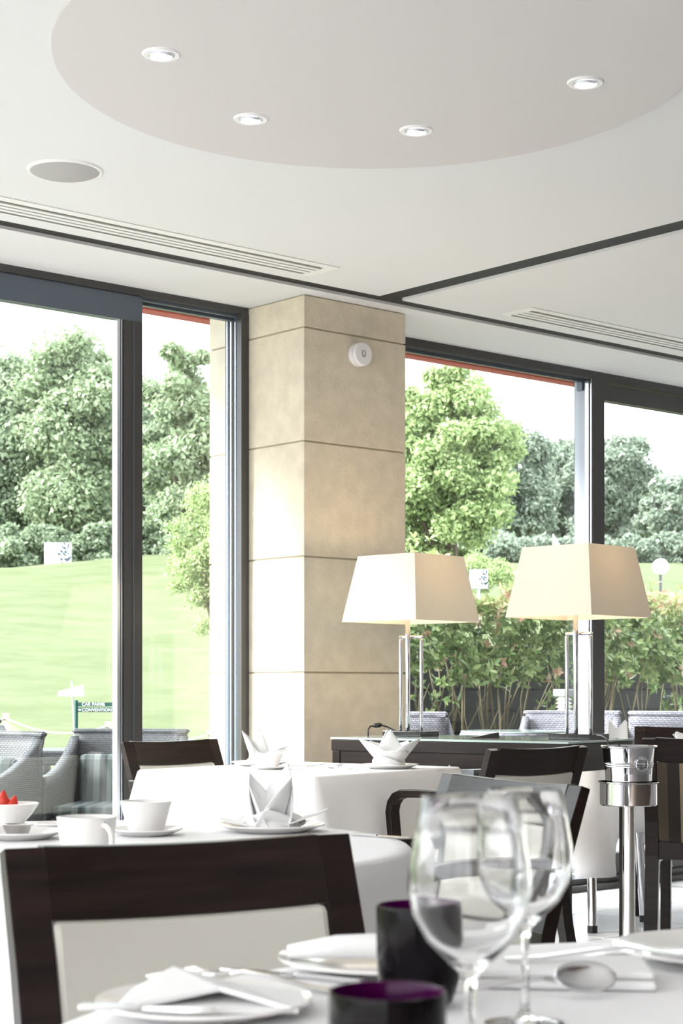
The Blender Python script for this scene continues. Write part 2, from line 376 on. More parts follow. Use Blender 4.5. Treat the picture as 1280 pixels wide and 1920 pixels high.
MB().bb((7.019, WY+.05, .17), (9.5, WY+.06, 2.545)).build('leaf_pane', 'glass', lf)
MB().bb((9.6, WY+.09, .06), (XR-.06, WY+.10, CZ-.04)).build('window_pane', 'glass', w2)
# eaves outside
ev = struct('trim_3', MB().bb((XL, 6.09, 2.93), (XR, 6.95, 3.05)).bb((XL, 6.86, 2.855), (XR, 6.93, 2.93)), 'red')
MB().bb((XL, 6.85, 2.838), (XR, 6.94, 2.856)).build('eaves_trim', 'red_dark', ev)
# ---- ceiling fittings
def vent(x0, x1, y0, y1, label, ends):
    t = thing('ceiling_vent', label, 'vent', ((x0+x1)/2, (y0+y1)/2, CZ), 0, 'linear air vents by the windows')
    L_, W_ = x1-x0, y1-y0; z = -.004
    fr = MB().bb((-L_/2, -W_/2, z), (L_/2, -W_/2+.04, 0)).bb((-L_/2, W_/2-.012, z), (L_/2, W_/2, 0))
    fr.bb((-L_/2, -W_/2+.04, z), (-L_/2+.045, W_/2-.012, 0)).bb((L_/2-.045, -W_/2+.04, z), (L_/2, W_/2-.012, 0))
    fr.build('vent_frame', 'vent', t)
    MB().bb((-L_/2+.045, -W_/2+.04, -.001), (L_/2-.045, W_/2-.012, 0)).build('backing', 'ventdark', t)
    n = 3; span = W_-.052
    for k in range(n):
        yc = -W_/2+.04+span*(k+1)/(n+1)
        MB().bb((-L_/2+.045, yc-.0105, -.005), (L_/2-.045, yc+.0105, -.001)).build('slat', 'vent', t)
    return t
vent(1.2, 4.48, 5.125, 5.31, 'long white slotted ceiling vent at left before the black line', 0)
vent(5.568, 8.9, 5.115, 5.30, 'white slotted ceiling vent at right beyond the black cross line', 0)
lights = [(302, 101), (470, 222), (780, 244), (1097, 154)]
labs = ['leftmost recessed ceiling spotlight in the round raft', 'second recessed ceiling spotlight from the left, above the pillar side', 'third recessed ceiling spotlight from the left, nearest the raft edge', 'rightmost recessed ceiling spotlight in the round raft']
def at_z(px, py, z):
    dep = FPX*(z-EYE)/(HY-py); return P((px-CX)/FPX*dep, dep, z)
for (px, py), lb in zip(lights, labs):
    p = at_z(px, py, CZ-.012)
    t = thing('ceiling_spotlight', lb, 'spotlight', p, 0, 'recessed ceiling spotlights')
    MB().lathe([(.034, -.001), (.034, -.004), (.046, -.005), (.050, 0)], 40).build('trim_ring', 'whitepl', t, smooth=True, angle=40)
    gm = MB().lathe([(.0335, -.002), (.0335, -.006), (.029, -.009), (.027, -.004)], 40).build('gimbal_ring', 'alu', t, smooth=True, angle=40)
    MB().lathe([(.0345, -.0015), (.0, -.0015)], 32).build('housing', 'greypl', t)
    gm.rotation_euler = (.06, -.05, 0)
    MB().lathe([(0, -.0125), (.014, -.0118), (.0285, -.0092)][::-1], 32).build('lamp_face', 'spot', gm)
    ld = bpy.data.lights.new('spot_beam', 'SPOT'); ld.energy = 14; ld.spot_size = 1.5; ld.spot_blend = .6; ld.color = (1, .93, .82); ld.shadow_soft_size = .03
    lo = bpy.data.objects.new('spot_beam', ld); C.objects.link(lo); lo.parent = t; lo.location = (0, 0, -.02)
p = at_z(122, 319, CZ)
t = thing('ceiling_speaker', 'round white ceiling loudspeaker with grey domed grille', 'speaker', p)
MB().lathe([(.105, -.001), (.110, -.007), (.118, -.006), (.121, 0)], 48).build('rim', 'vent', t, smooth=True)
MB().lathe([(.110, -.005), (.095, -.012), (.06, -.021), (.03, -.025), (.0, -.026)], 48).build('grille', 'mesh', t, smooth=True)
# wall sounder on the pillar
t = thing('wall_alarm', 'round white alarm sounder high on the stone pillar', 'alarm', (4.965, 5.572, 2.462))
def disc_y(mb, r, y0, y1, cx=0, cz=0, seg=40):
    vs = [(cx+r*math.cos(2*PI*i/seg), y, cz+r*math.sin(2*PI*i/seg)) for y in (y0, y1) for i in range(seg)]
    fs = [tuple(range(seg)), tuple(range(seg, 2*seg))[::-1]]+[(i, i+seg, (i+1) % seg+seg, (i+1) % seg) for i in range(seg)]
    return mb.add(vs, fs)
disc_y(MB(), .050, -.024, 0).build('base', 'whitepl', t, smooth=True, bevel=.003, angle=40)
disc_y(MB(), .0465, -.0265, -.024).build('seam', 'greypl', t)
cv = disc_y(MB(), .050, -.044, -.0265).build('cover', 'whitepl', t, smooth=True, bevel=.004, angle=40)
lens = MB(); n = len(lens.v)
pts = [(-.011, .014), (.011, .014), (.012, -.004), (.007, -.013), (0, -.016), (-.007, -.013), (-.012, -.004)]
lens.add([(x, y, z) for y in (-.047, -.044) for x, z in pts], [tuple(range(7)), tuple(range(7, 14))[::-1]]+[(i, i+7, (i+1) % 7+7, (i+1) % 7) for i in range(7)])
lens.build('lens', 'greypl', cv)
MB().bb((-.004, -.0475, -.006), (.004, -.047, .010)).build('lens_mark', 'whitepl', cv)

# ---------------------------------------------------------------- outside ground
def crest(X):
    xs = [-200, 5, 16.3, 20.2, 29.6, 36.2, 200]; zs = [2.4, 2.8, 3.22, 3.72, 3.95, 4.26, 5.0]
    return float(np.interp(X, xs, zs))
def terr(X, Y):
    if Y < 8.3: return -.02
    c = crest(X); s = min(1, (Y-8.3)/(28-8.3)); s2 = s*s*(3-2*s)*.25+s*.75
    z = -.02+(c+.02)*s2
    if Y > 28: z -= min(1.2, (Y-28)*.03)
    return z
tb = MB(); xs = [-60, -30, -10, 0]+[i*1.5 for i in range(1, 40)]+[80, 110]; ys = [6.6, 7.5, 8.3]+[8.3+i*.9 for i in range(1, 30)]+[40, 60, 90, 140]
tb.grid(lambda u, v: (xs[round(u*(len(xs)-1))], ys[round(v*(len(ys)-1))], terr(xs[round(u*(len(xs)-1))], ys[round(v*(len(ys)-1))])), len(xs), len(ys))
lawn = tb.build('ground_lawn', 'grass', smooth=True); tag(lawn, kind='structure')
struct('ground_terrace', MB().bb((-3.0, 6.08, -.1), (14, 8.6, -.005)), 'deck')
struct('ground_side', MB().bb((-60, -60, -.6), (XL-.25, 6.6, -.12)).bb((XL-.25, -60, -.6), (60, YB-.3, -.12)), 'deck')

def quads(name, V, m, parent=None, k=4):
    n = len(V)//k; me = bpy.data.meshes.new(name)
    me.vertices.add(len(V)); me.vertices.foreach_set('co', V.astype(np.float32).ravel())
    me.loops.add(len(V)); me.loops.foreach_set('vertex_index', np.arange(len(V), dtype=np.int32))
    me.polygons.add(n); me.polygons.foreach_set('loop_start', np.arange(0, len(V), k, dtype=np.int32))
    me.update(calc_edges=True); me.validate()
    me.materials.append(M[m]); o = bpy.data.objects.new(name, me); C.objects.link(o); o.parent = parent; o['kind'] = 'stuff'
    return o
def leafquads(rng, pos, size, out=None, flat=.0, aspect=.55):
    n = len(pos); a = rng.normal(size=(n, 3)); 
    if out is not None: a = a*.75+out*.55
    a[:, 2] += flat; nrm = a/np.linalg.norm(a, axis=1)[:, None]
    t = rng.normal(size=(n, 3)); t -= nrm*(t*nrm).sum(1)[:, None]; t /= np.linalg.norm(t, axis=1)[:, None]
    b_ = np.cross(nrm, t); s = size*rng.uniform(.6, 1.25, n)[:, None]
    V = np.stack([pos-t*s, pos+b_*s*aspect, pos+t*s, pos-b_*s*aspect], 1)
    return V.reshape(-1, 3)
def crown(rng, c, rad, nb, nl, ls, br=(.22, .38), gap=None, power=.6):
    c = np.array(c); rad = np.array(rad)
    d = rng.normal(size=(nb, 3)); d /= np.linalg.norm(d, axis=1)[:, None]
    bc = c+d*rad*(rng.uniform(.1, .85, nb)**power)[:, None]
    pos = []; out = []
    for q in bc:
        r = rad.mean()*rng.uniform(*br)
        dd = rng.normal(size=(nl, 3)); dd /= np.linalg.norm(dd, axis=1)[:, None]
        rr_ = r*(rng.uniform(.12, 1.25, nl)[:, None])
        pos.append(q+dd*rr_*np.array([1, 1, .72])+rng.normal(size=(nl, 3))*r*.10); out.append(dd)
    return leafquads(rng, np.concatenate(pos), ls, np.concatenate(out), .5), bc
def tree(name, label, px, ytop, ybot, halfw, dep, m, seed, nb=46, nl=520, ls=.13, br=(.22, .38), group='trees along the top of the lawn', trunk=True, base=None, power=.6):
    rng = np.random.default_rng(seed); lat = (px-CX)/FPX*dep; s = dep/FPX
    zt = EYE+(HY-ytop+(26 if dep > 12 and trunk else 6))*s; zb = EYE+(HY-ybot)*s; p = P(lat, dep); gz = terr(p.x, p.y)
    t = thing(name, label, 'tree' if trunk else 'shrub', (p.x, p.y, gz), 0, group)
    hw = halfw*s; cz = (zt+zb)/2-gz; rz_ = (zt-zb)/2
    V, bc = crown(rng, (0, 0, cz), (hw, hw, rz_), int(nb*1.9), int(nl*1.6), ls*.50, (br[0]*.78, br[1]*.85), power=power)
    quads('foliage', V, m, t)
    if trunk:
        MB().tube([(0, 0, -.2), (.1, .05, cz*.5), (0, 0, cz+rz_*.4)], [.28*hw/3+.08, .2*hw/3+.05, .04], 8).build('trunk', 'bark', t, smooth=True)
        for k, q in enumerate(bc[:16]):
            mid = (q*.5)+np.array([0, 0, cz*.35]); z0 = min(cz, max(.6, q[2]*.45))
            MB().tube([(0.05, .02, z0), tuple(mid), tuple(q)], [.09*hw/3+.03, .05*hw/3+.02, .015], 5).build('branch', 'bark', t, smooth=True)
    return t
tree('deciduous_tree', 'large dark green tree at the far left edge of the left window', 10, 665, 1075, 105, 39, 'tree_dark', 1, nb=60)
tree('deciduous_tree', 'tallest tree seen through the sliding door above the white sign', 150, 618, 1060, 110, 38, 'tree_mid', 2, nb=66, nl=560)
tree('deciduous_tree', 'tall tree behind the door stile, between sliding door and fixed light', 255, 700, 1050, 85, 42, 'tree_dark', 3, nb=40)
tree('deciduous_tree', 'open-crowned tree with sky gaps left of the outside pier', 345, 650, 1035, 95, 36, 'tree_mid', 4, nb=44, nl=420, br=(.16, .28))
tree('young_tree', 'young yellow-green tree close behind the outside pier', 416, 850, 1250, 98, 14.2, 'tree_light', 5, nb=85, nl=150, ls=.034, br=(.14, .26), group='nearer trees on the lawn')
tree('lime_tree', 'big bright green tree right of the stone pillar', 838, 688, 1090, 140, 25, 'tree_light', 6, nb=90, nl=520, ls=.085, br=(.15, .27), group='nearer trees on the lawn')
tree('deciduous_tree', 'greyish green tree behind the left end of the big lampshade', 955, 800, 1060, 80, 52, 'tree_grey', 7, nb=44, ls=.17)
tree('deciduous_tree', 'greyish tree seen left of the right window mullion', 1055, 838, 1060, 85, 56, 'tree_grey', 8, nb=44, ls=.18)
tree('deciduous_tree', 'tree right of the window mullion with rounded dark crown', 1150, 822, 1055, 80, 54, 'tree_grey', 9, nb=46, ls=.17)
tree('deciduous_tree', 'low tree at the right edge of the picture', 1262, 905, 1062, 72, 50, 'tree_grey', 10, nb=36, ls=.16)
tree('deciduous_tree', 'tree filling the gap right of the mullion tree', 1200, 900, 1060, 60, 58, 'tree_mid', 20, nb=30, ls=.18)
for k, (px, yt, hw, dp) in enumerate([(20, 985, 70, 35), (110, 990, 60, 36), (190, 985, 60, 36), (275, 975, 60, 36), (350, 990, 50, 35)]):
    tree('undergrowth_shrub', ['dark shrub under the trees at the left picture edge', 'dark shrub behind the white sign', 'dark shrub right of the white sign', 'dark shrub right of the door stile', 'dark shrub near the outside pier'][k], px, yt, 1075, hw, dp, 'tree_dark', 30+k, nb=26, nl=420, ls=.10, trunk=False, group='shrubs at the wood edge')
for k, (px, yt, hw, dp) in enumerate([(930, 1000, 80, 44), (1020, 1010, 60, 46), (1120, 1005, 60, 46), (1190, 1010, 50, 46), (1262, 1005, 50, 46)]):
    tree('undergrowth_shrub', ['shrub left of the big lampshade on the hill crest', 'shrub behind the big lampshade on the crest', 'shrub just right of the mullion on the crest', 'shrub left of the globe lamp on the crest', 'shrub right of the globe lamp on the crest'][k], px, yt, 1068, hw, dp, 'tree_grey', 40+k, nb=26, nl=420, ls=.13, trunk=False, group='shrubs at the wood edge')
tree('low_shrub', 'light green bush above the hedge beside the small sign', 905, 1040, 1110, 70, 20.8, 'tree_light', 50, nb=30, nl=200, ls=.03, trunk=False, group='shrubs behind the hedge')

# ---- photinia hedge
hg = thing('photinia_hedge', 'glossy green hedge with reddish shoots and bare stems outside the right window', 'hedge', (9.9, 9.0, 0))
rng = np.random.default_rng(77); rnd = random.Random(77)
def leaf_geo(L_, W_):
    return np.array([(0, 0, 0), (W_*.5, L_*.38, .16*L_*.3), (W_*.42, L_*.7, .1*L_*.3), (0, L_, -.05*L_), (-W_*.42, L_*.7, .1*L_*.3), (-W_*.5, L_*.38, .16*L_*.3), (0, L_*.5, -.02*L_)])
def shoot(pos, out, nl, L_):
    res = []
    ax = out/np.linalg.norm(out)
    for k in range(nl):
        az = 2*PI*k/nl*1.0+rng.uniform(-.4, .4); el = rng.uniform(.15, .95)
        ref = np.array([0, 0, 1.]) if abs(ax[2]) < .9 else np.array([1., 0, 0])
        a = np.cross(ax, ref); a /= np.linalg.norm(a); b_ = np.cross(ax, a)
        dirv = (a*math.cos(az)+b_*math.sin(az))*math.cos(el)+ax*math.sin(el)
        side = np.cross(dirv, ax); side /= np.linalg.norm(side)+1e-9; nn = np.cross(side, dirv)
        res.append((pos+ax*rng.uniform(-.02, .02), side, dirv, nn, L_*rng.uniform(.75, 1.2)))
    return res
def hedge_pt():
    x = rng.uniform(-2.3, 3.2); q = rng.uniform(0, 1)
    # front skin from z .95 to 1.75 bulging toward the room, plus top
    if q < .68: z = 1.10+rng.uniform(0, .68); y = -.32+.12*math.sin(x*2.1+z*3)+rng.uniform(-.05, .55)*(.6)
    elif q < .86: z = 1.72+.10*math.sin(x*3.3)+.06*math.sin(x*7.7)+rng.uniform(-.06, .22)*rng.uniform(0, 1); y = rng.uniform(-.3, .4)
    else:
        z = rng.uniform(.35, 1.0); y = rng.uniform(-.3, .1)
        if math.sin(x*4.3+1)+math.sin(x*9.1) < .75: z = rng.uniform(1.05, 1.35)
    low = 1.14+.12*math.sin(x*2.7)+.10*math.sin(x*6.1+2)
    if .7 < z < low and q < .68: z = low+rng.uniform(0, .3)
    if abs(x+1.0-1.03*(y+.3)) < .24 and z > 1.60: z = 1.60+(z-1.60)*.25
    return np.array([x, y, z])
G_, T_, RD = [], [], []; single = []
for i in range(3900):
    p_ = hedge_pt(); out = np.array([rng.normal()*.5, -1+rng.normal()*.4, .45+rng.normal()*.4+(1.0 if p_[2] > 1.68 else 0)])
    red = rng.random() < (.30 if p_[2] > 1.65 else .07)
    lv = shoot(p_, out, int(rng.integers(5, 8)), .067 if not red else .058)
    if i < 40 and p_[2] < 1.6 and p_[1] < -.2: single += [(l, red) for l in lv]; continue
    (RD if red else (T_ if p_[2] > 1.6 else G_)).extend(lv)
def leaf_mesh(lst, name, m, parent):
    g_ = leaf_geo(1, .42); V = []
    for (p_, s_, d_, n_, L_) in lst: V.append(p_+(g_[:, :1]*s_+g_[:, 1:2]*d_+g_[:, 2:3]*n_)*L_)
    V = np.concatenate(V); n = len(lst); me = bpy.data.meshes.new(name)
    fs = np.array([(6, 0, 1), (6, 1, 2), (6, 2, 3), (6, 3, 4), (6, 4, 5), (6, 5, 0)])
    Fx = (fs[None]+7*np.arange(n)[:, None, None]).reshape(-1)
    me.vertices.add(len(V)); me.vertices.foreach_set('co', V.astype(np.float32).ravel())
    me.loops.add(len(Fx)); me.loops.foreach_set('vertex_index', Fx.astype(np.int32))
    me.polygons.add(len(Fx)//3); me.polygons.foreach_set('loop_start', np.arange(0, len(Fx), 3, dtype=np.int32))
    me.update(calc_edges=True); me.materials.append(M[m]); me.polygons.foreach_set('use_smooth', [True]*len(me.polygons))
    o = bpy.data.objects.new(name, me); C.objects.link(o); o.parent = parent; o['kind'] = 'stuff'; return o
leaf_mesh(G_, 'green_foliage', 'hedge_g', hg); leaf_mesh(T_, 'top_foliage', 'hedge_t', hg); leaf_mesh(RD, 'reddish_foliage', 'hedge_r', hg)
protos = {}
for (l, red) in single[:290]:
    (p_, s_, d_, n_, L_) = l
    if red not in protos:
        me = bpy.data.meshes.new('leaf'); g_ = leaf_geo(1, .42); me.from_pydata([tuple(v) for v in g_], [], [(6, 0, 1), (6, 1, 2), (6, 2, 3), (6, 3, 4), (6, 4, 5), (6, 5, 0)]); me.materials.append(M['hedge_r' if red else 'hedge_g']); protos[red] = me
    o = bpy.data.objects.new('leaf', protos[red]); C.objects.link(o); o.parent = hg
    mx = Matrix((s_*L_, d_*L_, n_*L_)).transposed().to_4x4(); mx.translation = Vector(p_)-Vector((0, .03, 0)); o.matrix_basis = mx
for i in range(80):
    x = rnd.uniform(-2.2, 3.1); y = rnd.uniform(-.1, .45); a = rnd.uniform(-.5, .5); h = rnd.uniform(1.1, 1.6)
    pts = [(x+a*t_+rnd.uniform(-.04, .04), y-.2*t_+rnd.uniform(-.03, .03), -.05+h*t_) for t_ in (0, .18, .36, .52, .7, .85, 1)]
    r0 = rnd.uniform(.005, .013); MB().tube(pts, [r0, r0*.95, r0*.9, r0*.8, r0*.7, r0*.55, r0*.4], 6).build('stem', 'stem', hg, smooth=True)
    if i % 2 == 0:
        k = rnd.choice((2, 3)); q = pts[k]; dx = rnd.choice((-1, 1))*rnd.uniform(.2, .4)
        MB().tube([q, (q[0]+dx*.5, q[1]-.03, q[2]+.22), (q[0]+dx, q[1]-.05, q[2]+.5)], [r0*.6, r0*.5, r0*.3], 5).build('stem', 'stem', hg, smooth=True)
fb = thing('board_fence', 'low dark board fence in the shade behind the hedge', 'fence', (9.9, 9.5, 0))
MB().box((0.4, .03, .70), (5.6, .01, 1.34)).build('light_stop', 'fence', fb)  # added sheet that stops lawn light showing between the boards
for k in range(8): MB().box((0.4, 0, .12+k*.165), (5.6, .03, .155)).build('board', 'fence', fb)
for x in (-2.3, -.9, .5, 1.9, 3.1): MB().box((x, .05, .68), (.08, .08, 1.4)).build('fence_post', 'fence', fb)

# ---- signs, lamps, rope fence on the lawn
def at_dep(px, py, dep): return P((px-CX)/FPX*dep, dep, EYE+(HY-py)/FPX*dep)
def branch_logo(par, sx, sz, y):
    S = lambda u, v: (-sx/2+u*sx, y, sz/2-v*sz)
    def strip(pts, r, nm='logo_twig'): MB().tube([S(*q) for q in pts], r, 5).build(nm, 'logo', par)
    strip([(.97, .02), (.90, .30), (.93, .50), (.86, .80), (.80, .90)], sx*.017)
    strip([(.90, .30), (.80, .22), (.72, .10)], sx*.013); strip([(.93, .50), (.78, .40), (.64, .52), (.56, .48)], sx*.013)
    strip([(.86, .80), (.76, .68), (.70, .55)], sx*.013); strip([(.64, .32), (.62, .42), (.64, .50)], sx*.007)
    def leaf_(u, v, a, l, w_, nm='logo_leaf'):
        c0 = Vector(S(u, v)); ca, sa = math.cos(a), math.sin(a); mb = MB()
        l *= 1.2; w_ *= 1.45; pts = [(-l, 0), (-l*.4, w_), (l*.4, w_), (l, 0), (l*.4, -w_), (-l*.4, -w_)]
        vs = [(c0.x+(p_[0]*ca-p_[1]*sa)*sx, y+yy, c0.z+(p_[0]*sa+p_[1]*ca)*sx) for yy in (-.003, .003) for p_ in pts]
        mb.add(vs, [tuple(range(6)), tuple(range(6, 12))[::-1]]+[(i, i+6, (i+1) % 6+6, (i+1) % 6) for i in range(6)]); mb.build(nm, 'logo', par)
    for (u, v, a, l, w_) in [(.78, .05, 2.3, .06, .02), (.76, .24, 2.6, .08, .022), (.92, .14, 1.4, .10, .022), (.78, .52, 2.4, .08, .024), (.68, .16, 1.1, .04, .015), (.95, .70, .95, .11, .028), (.70, .87, 2.4, .05, .02), (.60, .30, 1.6, .03, .012)]: leaf_(u, v, a, l, w_)
    for (u, v) in [(.66, .38), (.82, .40), (.56, .50), (.66, .72), (.82, .73)]: leaf_(u, v, .8, .045, .040, 'logo_olive')
def text(par, s, size, loc, m, rx=PI/2, ex=.002, align='LEFT', name='lettering'):
    cu = bpy.data.curves.new(name, 'FONT'); cu.body = s; cu.size = size; cu.extrude = ex; cu.align_x = align; cu.materials.append(M[m])
    o = bpy.data.objects.new(name, cu); C.objects.link(o); dg = bpy.context.evaluated_depsgraph_get(); dg.update()
    me = bpy.data.meshes.new_from_object(o.evaluated_get(dg)); bpy.data.objects.remove(o)
    o = bpy.data.objects.new(name, me); C.objects.link(o); o.parent = par; o.location = loc; o.rotation_euler = (rx, 0, 0); return o
def logo_sign(px, py0, py1, pw, dep, label):
    c0 = at_dep(px, (py0+py1)/2, dep); sx = pw*dep/FPX; sz = (py1-py0)*dep/FPX; gz = terr(c0.x, c0.y)
    t = thing('estate_sign', label, 'sign', (c0.x, c0.y, gz), D(0, 1), 'white estate signs with a black branch emblem')
    h = c0.z-gz
    pn = MB().box((0, 0, h), (sx, sx*.25, sz)).build('panel', 'white_sign', t, bevel=.004)
    MB().box((0, 0, (h-sz/2)/2-.1), (.03, .03, max(.1, h-sz/2)+.2)).build('sign_post', 'lamp_grey', t)
    e = bpy.data.objects.new('emblem', None); C.objects.link(e); e.parent = t; e.location = (0, 0, h)
    branch_logo(t, sx, sz, 0) if False else None
    branch_logo(e, sx, sz, -sx*.125-.004)
    text(e, 'Dunkery', sx*.17, (-sx*.45, -sx*.125-.004, -sz*.22), 'faint'); text(e, 'Norse', sx*.17, (-sx*.45, -sx*.125-.004, -sz*.40), 'faint')
    return t
logo_sign(108.5, 1018, 1061, 49, 33.0, 'white square sign with black branch emblem under the left trees')
logo_sign(897, 1068, 1104, 34, 18.2, 'white square sign with black branch emblem between the two lampshades')
# direction sign
c0 = at_dep(143, 1313, 12.5); gz = terr(c0.x, c0.y); s = 12.5/FPX; h = c0.z-gz
t = thing('direction_sign', 'green finger sign with white lettering on the lawn at left', 'sign', (c0.x, c0.y, gz), D(0, 1))
MB().lathe([(0, h+.005), (3.2*s, h), (3.2*s, -.1)], 16).build('sign_post', 'green_sign', t, smooth=True, angle=40)
for k, (ya, yb) in enumerate(((1317, 1324.5), (1326.5, 1335))):
    za = h-(ya-1313)*s; zb = h-(yb-1313)*s
    b1 = MB().bb((3*s, -.02, zb), (92*s, .0, za)).build('sign_board', 'green_sign', t)
    tx = ['CAR PARKS', 'CONVENTION CENTRE'][k]; zz = zb+1.2*s
    text(b1, tx, (6.6*s)*1.28, (11*s, -.022, zz), 'white_print', ex=.001)
    ax = 49 if k == 0 else 7; am = MB(); pts = [(-2.6, -.8), (0, -.8), (0, -2.6), (3, 0), (0, 2.6), (0, .8), (-2.6, .8)]
    zc = (za+zb)/2
    am.add([(ax*s+u*s, y, zc+v*s) for y in (-.024, -.021) for u, v in pts], [(0, 1, 5, 6), (2, 3, 4), (1, 2, 4, 5), (7, 13, 12, 8), (9, 11, 10), (8, 12, 11, 9)])
    am.build('arrow', 'white_print', b1)
c0 = at_dep(136, 1300, 12.9); gz = terr(c0.x, c0.y); s = 12.9/FPX; h = c0.z-gz
t = thing('pennant_marker', 'white pennant on a thin leaning pole behind the green sign', 'flag', (c0.x, c0.y, gz), D(0, 1))
MB().tube([(9*s, 0, -.05), (0*s, 0, h), (-2*s, 0, h+23*s)], 1.7*s, 6).build('pole', 'lamp_grey', t)
MB().add([(u*s, y, h+v*s) for y in (-.06, -.045) for u, v in [(-25, -5), (-24, 4), (22, 16), (23, -5)]], [(0, 1, 2, 3), (7, 6, 5, 4), (0, 4, 5, 1), (1, 5, 6, 2), (2, 6, 7, 3), (3, 7, 4, 0)]).build('pennant', 'white_sign', t)
# rope fence
s = 13/FPX; prev = None
rt = thing('rope_fence', 'white rope slung between short pale posts on the lawn', 'fence', (*at_dep(11, 1345, 13)[:2], 0), D(0, 1))
o0 = at_dep(11, 1345, 13)
for k, (px, py) in enumerate(((-190, 1335), (11, 1338), (203, 1353), (395, 1368))):
    h = EYE+(HY-py)*s; MB().bb(((px-11)*s-.022, -.022, .0), ((px-11)*s+.022, .022, h)).build('rope_post', 'post', rt, bevel=.004)
    if prev:
        ap, ah = prev; pts = []
        for j in range(13):
            u = j/12; pts.append(((ap-11)*s+(px-ap)*s*u, -.03, ah+(h-ah)*u-.03-.085*4*u*(1-u)))
        MB().tube(pts, .0075, 6).build('rope', 'rope', rt, smooth=True)
    prev = (px, h)
# globe lamp, bollard light, golf flag
c0 = at_dep(1238, 1063, 22); gz = terr(c0.x, c0.y)
t = thing('globe_lamp', 'white globe lamp on a dark stem behind the hedge at right', 'lamp', (c0.x, c0.y, gz)); h = c0.z-gz
MB().lathe([(.105*math.cos(a), h+.105*math.sin(a)) for a in [PI/2-PI*i/14 for i in range(15)]], 24).build('globe', 'lamp_white', t, smooth=True)
MB().lathe([(.106, h-.009), (.109, h), (.106, h+.009)], 24).build('band', 'lamp_grey', t)
MB().tube([(-.0, -.0, -.1), (0, 0, h-.1)], .02, 8).build('stem', 'frame', t)
c0 = P(.855*1.0, 10.6, 0)
c0 = P((1057-CX)/FPX*11.3, 11.3, 0); t = thing('bollard_light', 'white louvred bollard light in front of the hedge behind the right lamp', 'lamp', c0)
h = EYE-(1293-HY)/FPX*11.3; MB().box((0, 0, h-.02), (.10, .10, .045)).build('cap', 'lamp_grey', t, bevel=.004)
for k in range(5): MB().lathe([(.032, h-.05-k*.024), (.052, h-.066-k*.024), (.032, h-.072-k*.024)], 20).build('louvre', 'lamp_white', t)
MB().lathe([(.032, h-.045), (.032, h-.18), (.028, 0)], 16).build('post', 'lamp_white', t, smooth=True)
c0 = at_dep(1037, 1012, 38); gz = terr(c0.x, c0.y); h = c0.z-gz
t = thing('golf_flag', 'small white golf flag on the crest above the right lampshade', 'flag', (c0.x, c0.y, gz), D(0, 1))
MB().tube([(0, 0, 0), (0, 0, h+.12)], .012, 6).build('pole', 'lamp_white', t)
MB().add([(0, y, h+.12) for y in (-.004, .004)]+[(.14, y, h-.10) for y in (-.004, .004)]+[(0, y, h-.12) for y in (-.004, .004)], [(0, 2, 4), (5, 3, 1), (0, 1, 3, 2), (2, 3, 5, 4), (4, 5, 1, 0)]).build('pennant', 'white_sign', t)

# ---- rattan furniture
def rattan_chair(label, m, group='rattan terrace chairs', loc=(0, 0, 0), rz=0, top=.82, cushion=True):
    t = thing('rattan_armchair', label, 'armchair', loc, rz, group)
    # faces +Y ; back at -Y
    bw = .27
    def back(u, v):
        x = -bw+2*bw*u; z = .14+(top-.14)*v; y = -.20-.13*max(0, v-.35)/.65-.035*(1-(2*u-1)**2); return (x*(1+.10*v), y, z)
    MB().grid(back, 12, 12).build('backrest', m, t, smooth=True, solid=.03)
    MB().tube([(-bw*1.12, -.33, top-.005)]+[(back(u/8, 1)[0], back(u/8, 1)[1], top) for u in range(9)]+[(bw*1.12, -.33, top-.005)], .019, 10).build('back_roll', m, t, smooth=True)
    for s_ in (-1, 1):
        def arm(u, v):
            y = -.24+.50*u; zt = (top-.02)*(1-u)**2.2*1.0+(.60)*(1-(1-u)**2.2); return (s_*(bw+.02+.02*u), y-.06*(1-u), .14+(zt-.14)*v)
        a_ = MB().grid(arm, 14, 8).build('armrest', m, t, smooth=True, solid=.045)
    MB().box((0, .02, .27), (.54, .48, .26)).build('seat', m, t, bevel=.02)
    MB().box((0, .03, .43), (.50, .46, .06)).build('seat_cushion', 'cushion', t, bevel=.02)
    if cushion: MB().box((0, -.19, .55), (.48, .07, .30), rx=.10).build('back_cushion', 'cushion', t, bevel=.03)
    for sx_ in (-1, 1):
        for sy_ in (-.2, .24): MB().box((sx_*.25, sy_, .07), (.04, .04, .14)).build('leg', m, t)
    return t
r0 = rattan_chair('grey rattan armchair with striped cushion behind the door stile', 'rattan', loc=P(-1.14, 8.80), rz=D(-.12, -1), top=.81)
rc = copy_tree(r0); relabel(rc, P(-1.86, 8.35), D(-.40, -.92), 'grey rattan armchair at the left picture edge, nearest the glass')
rc = copy_tree(r0); relabel(rc, P(-2.13, 10.2), D(.6, -.8), 'grey rattan armchair half hidden at the far left edge', 1.03)
r1 = rattan_chair('light grey rattan chair seen beside the left lamp posts', 'rattan_l', loc=P(.44, 10.9), rz=D(.3, .95), top=.88)
rc = copy_tree(r1); relabel(rc, P(1.36, 10.75), D(-.3, -.95), 'light grey rattan chair behind the right lamp, by the bollard light')
rc = copy_tree(r1); relabel(rc, P(2.18, 11.1), D(.3, .95), 'light grey rattan chair beyond the folded napkin right of the mullion')
rc = copy_tree(r1); relabel(rc, P(2.75, 11.9), D(-.5, .85), 'light grey rattan chair at the right picture edge outside', 1.03)
t = thing('rattan_table', 'round rattan table with glass top outside behind the desk', 'table', P(.98, 9.95), 0, 'rattan terrace tables')
MB().lathe([(.30, .74), (.31, .77), (.30, .79), (.27, .79), (.27, .74)], 40, closed=True).build('rim', 'rattan_l', t, smooth=True)
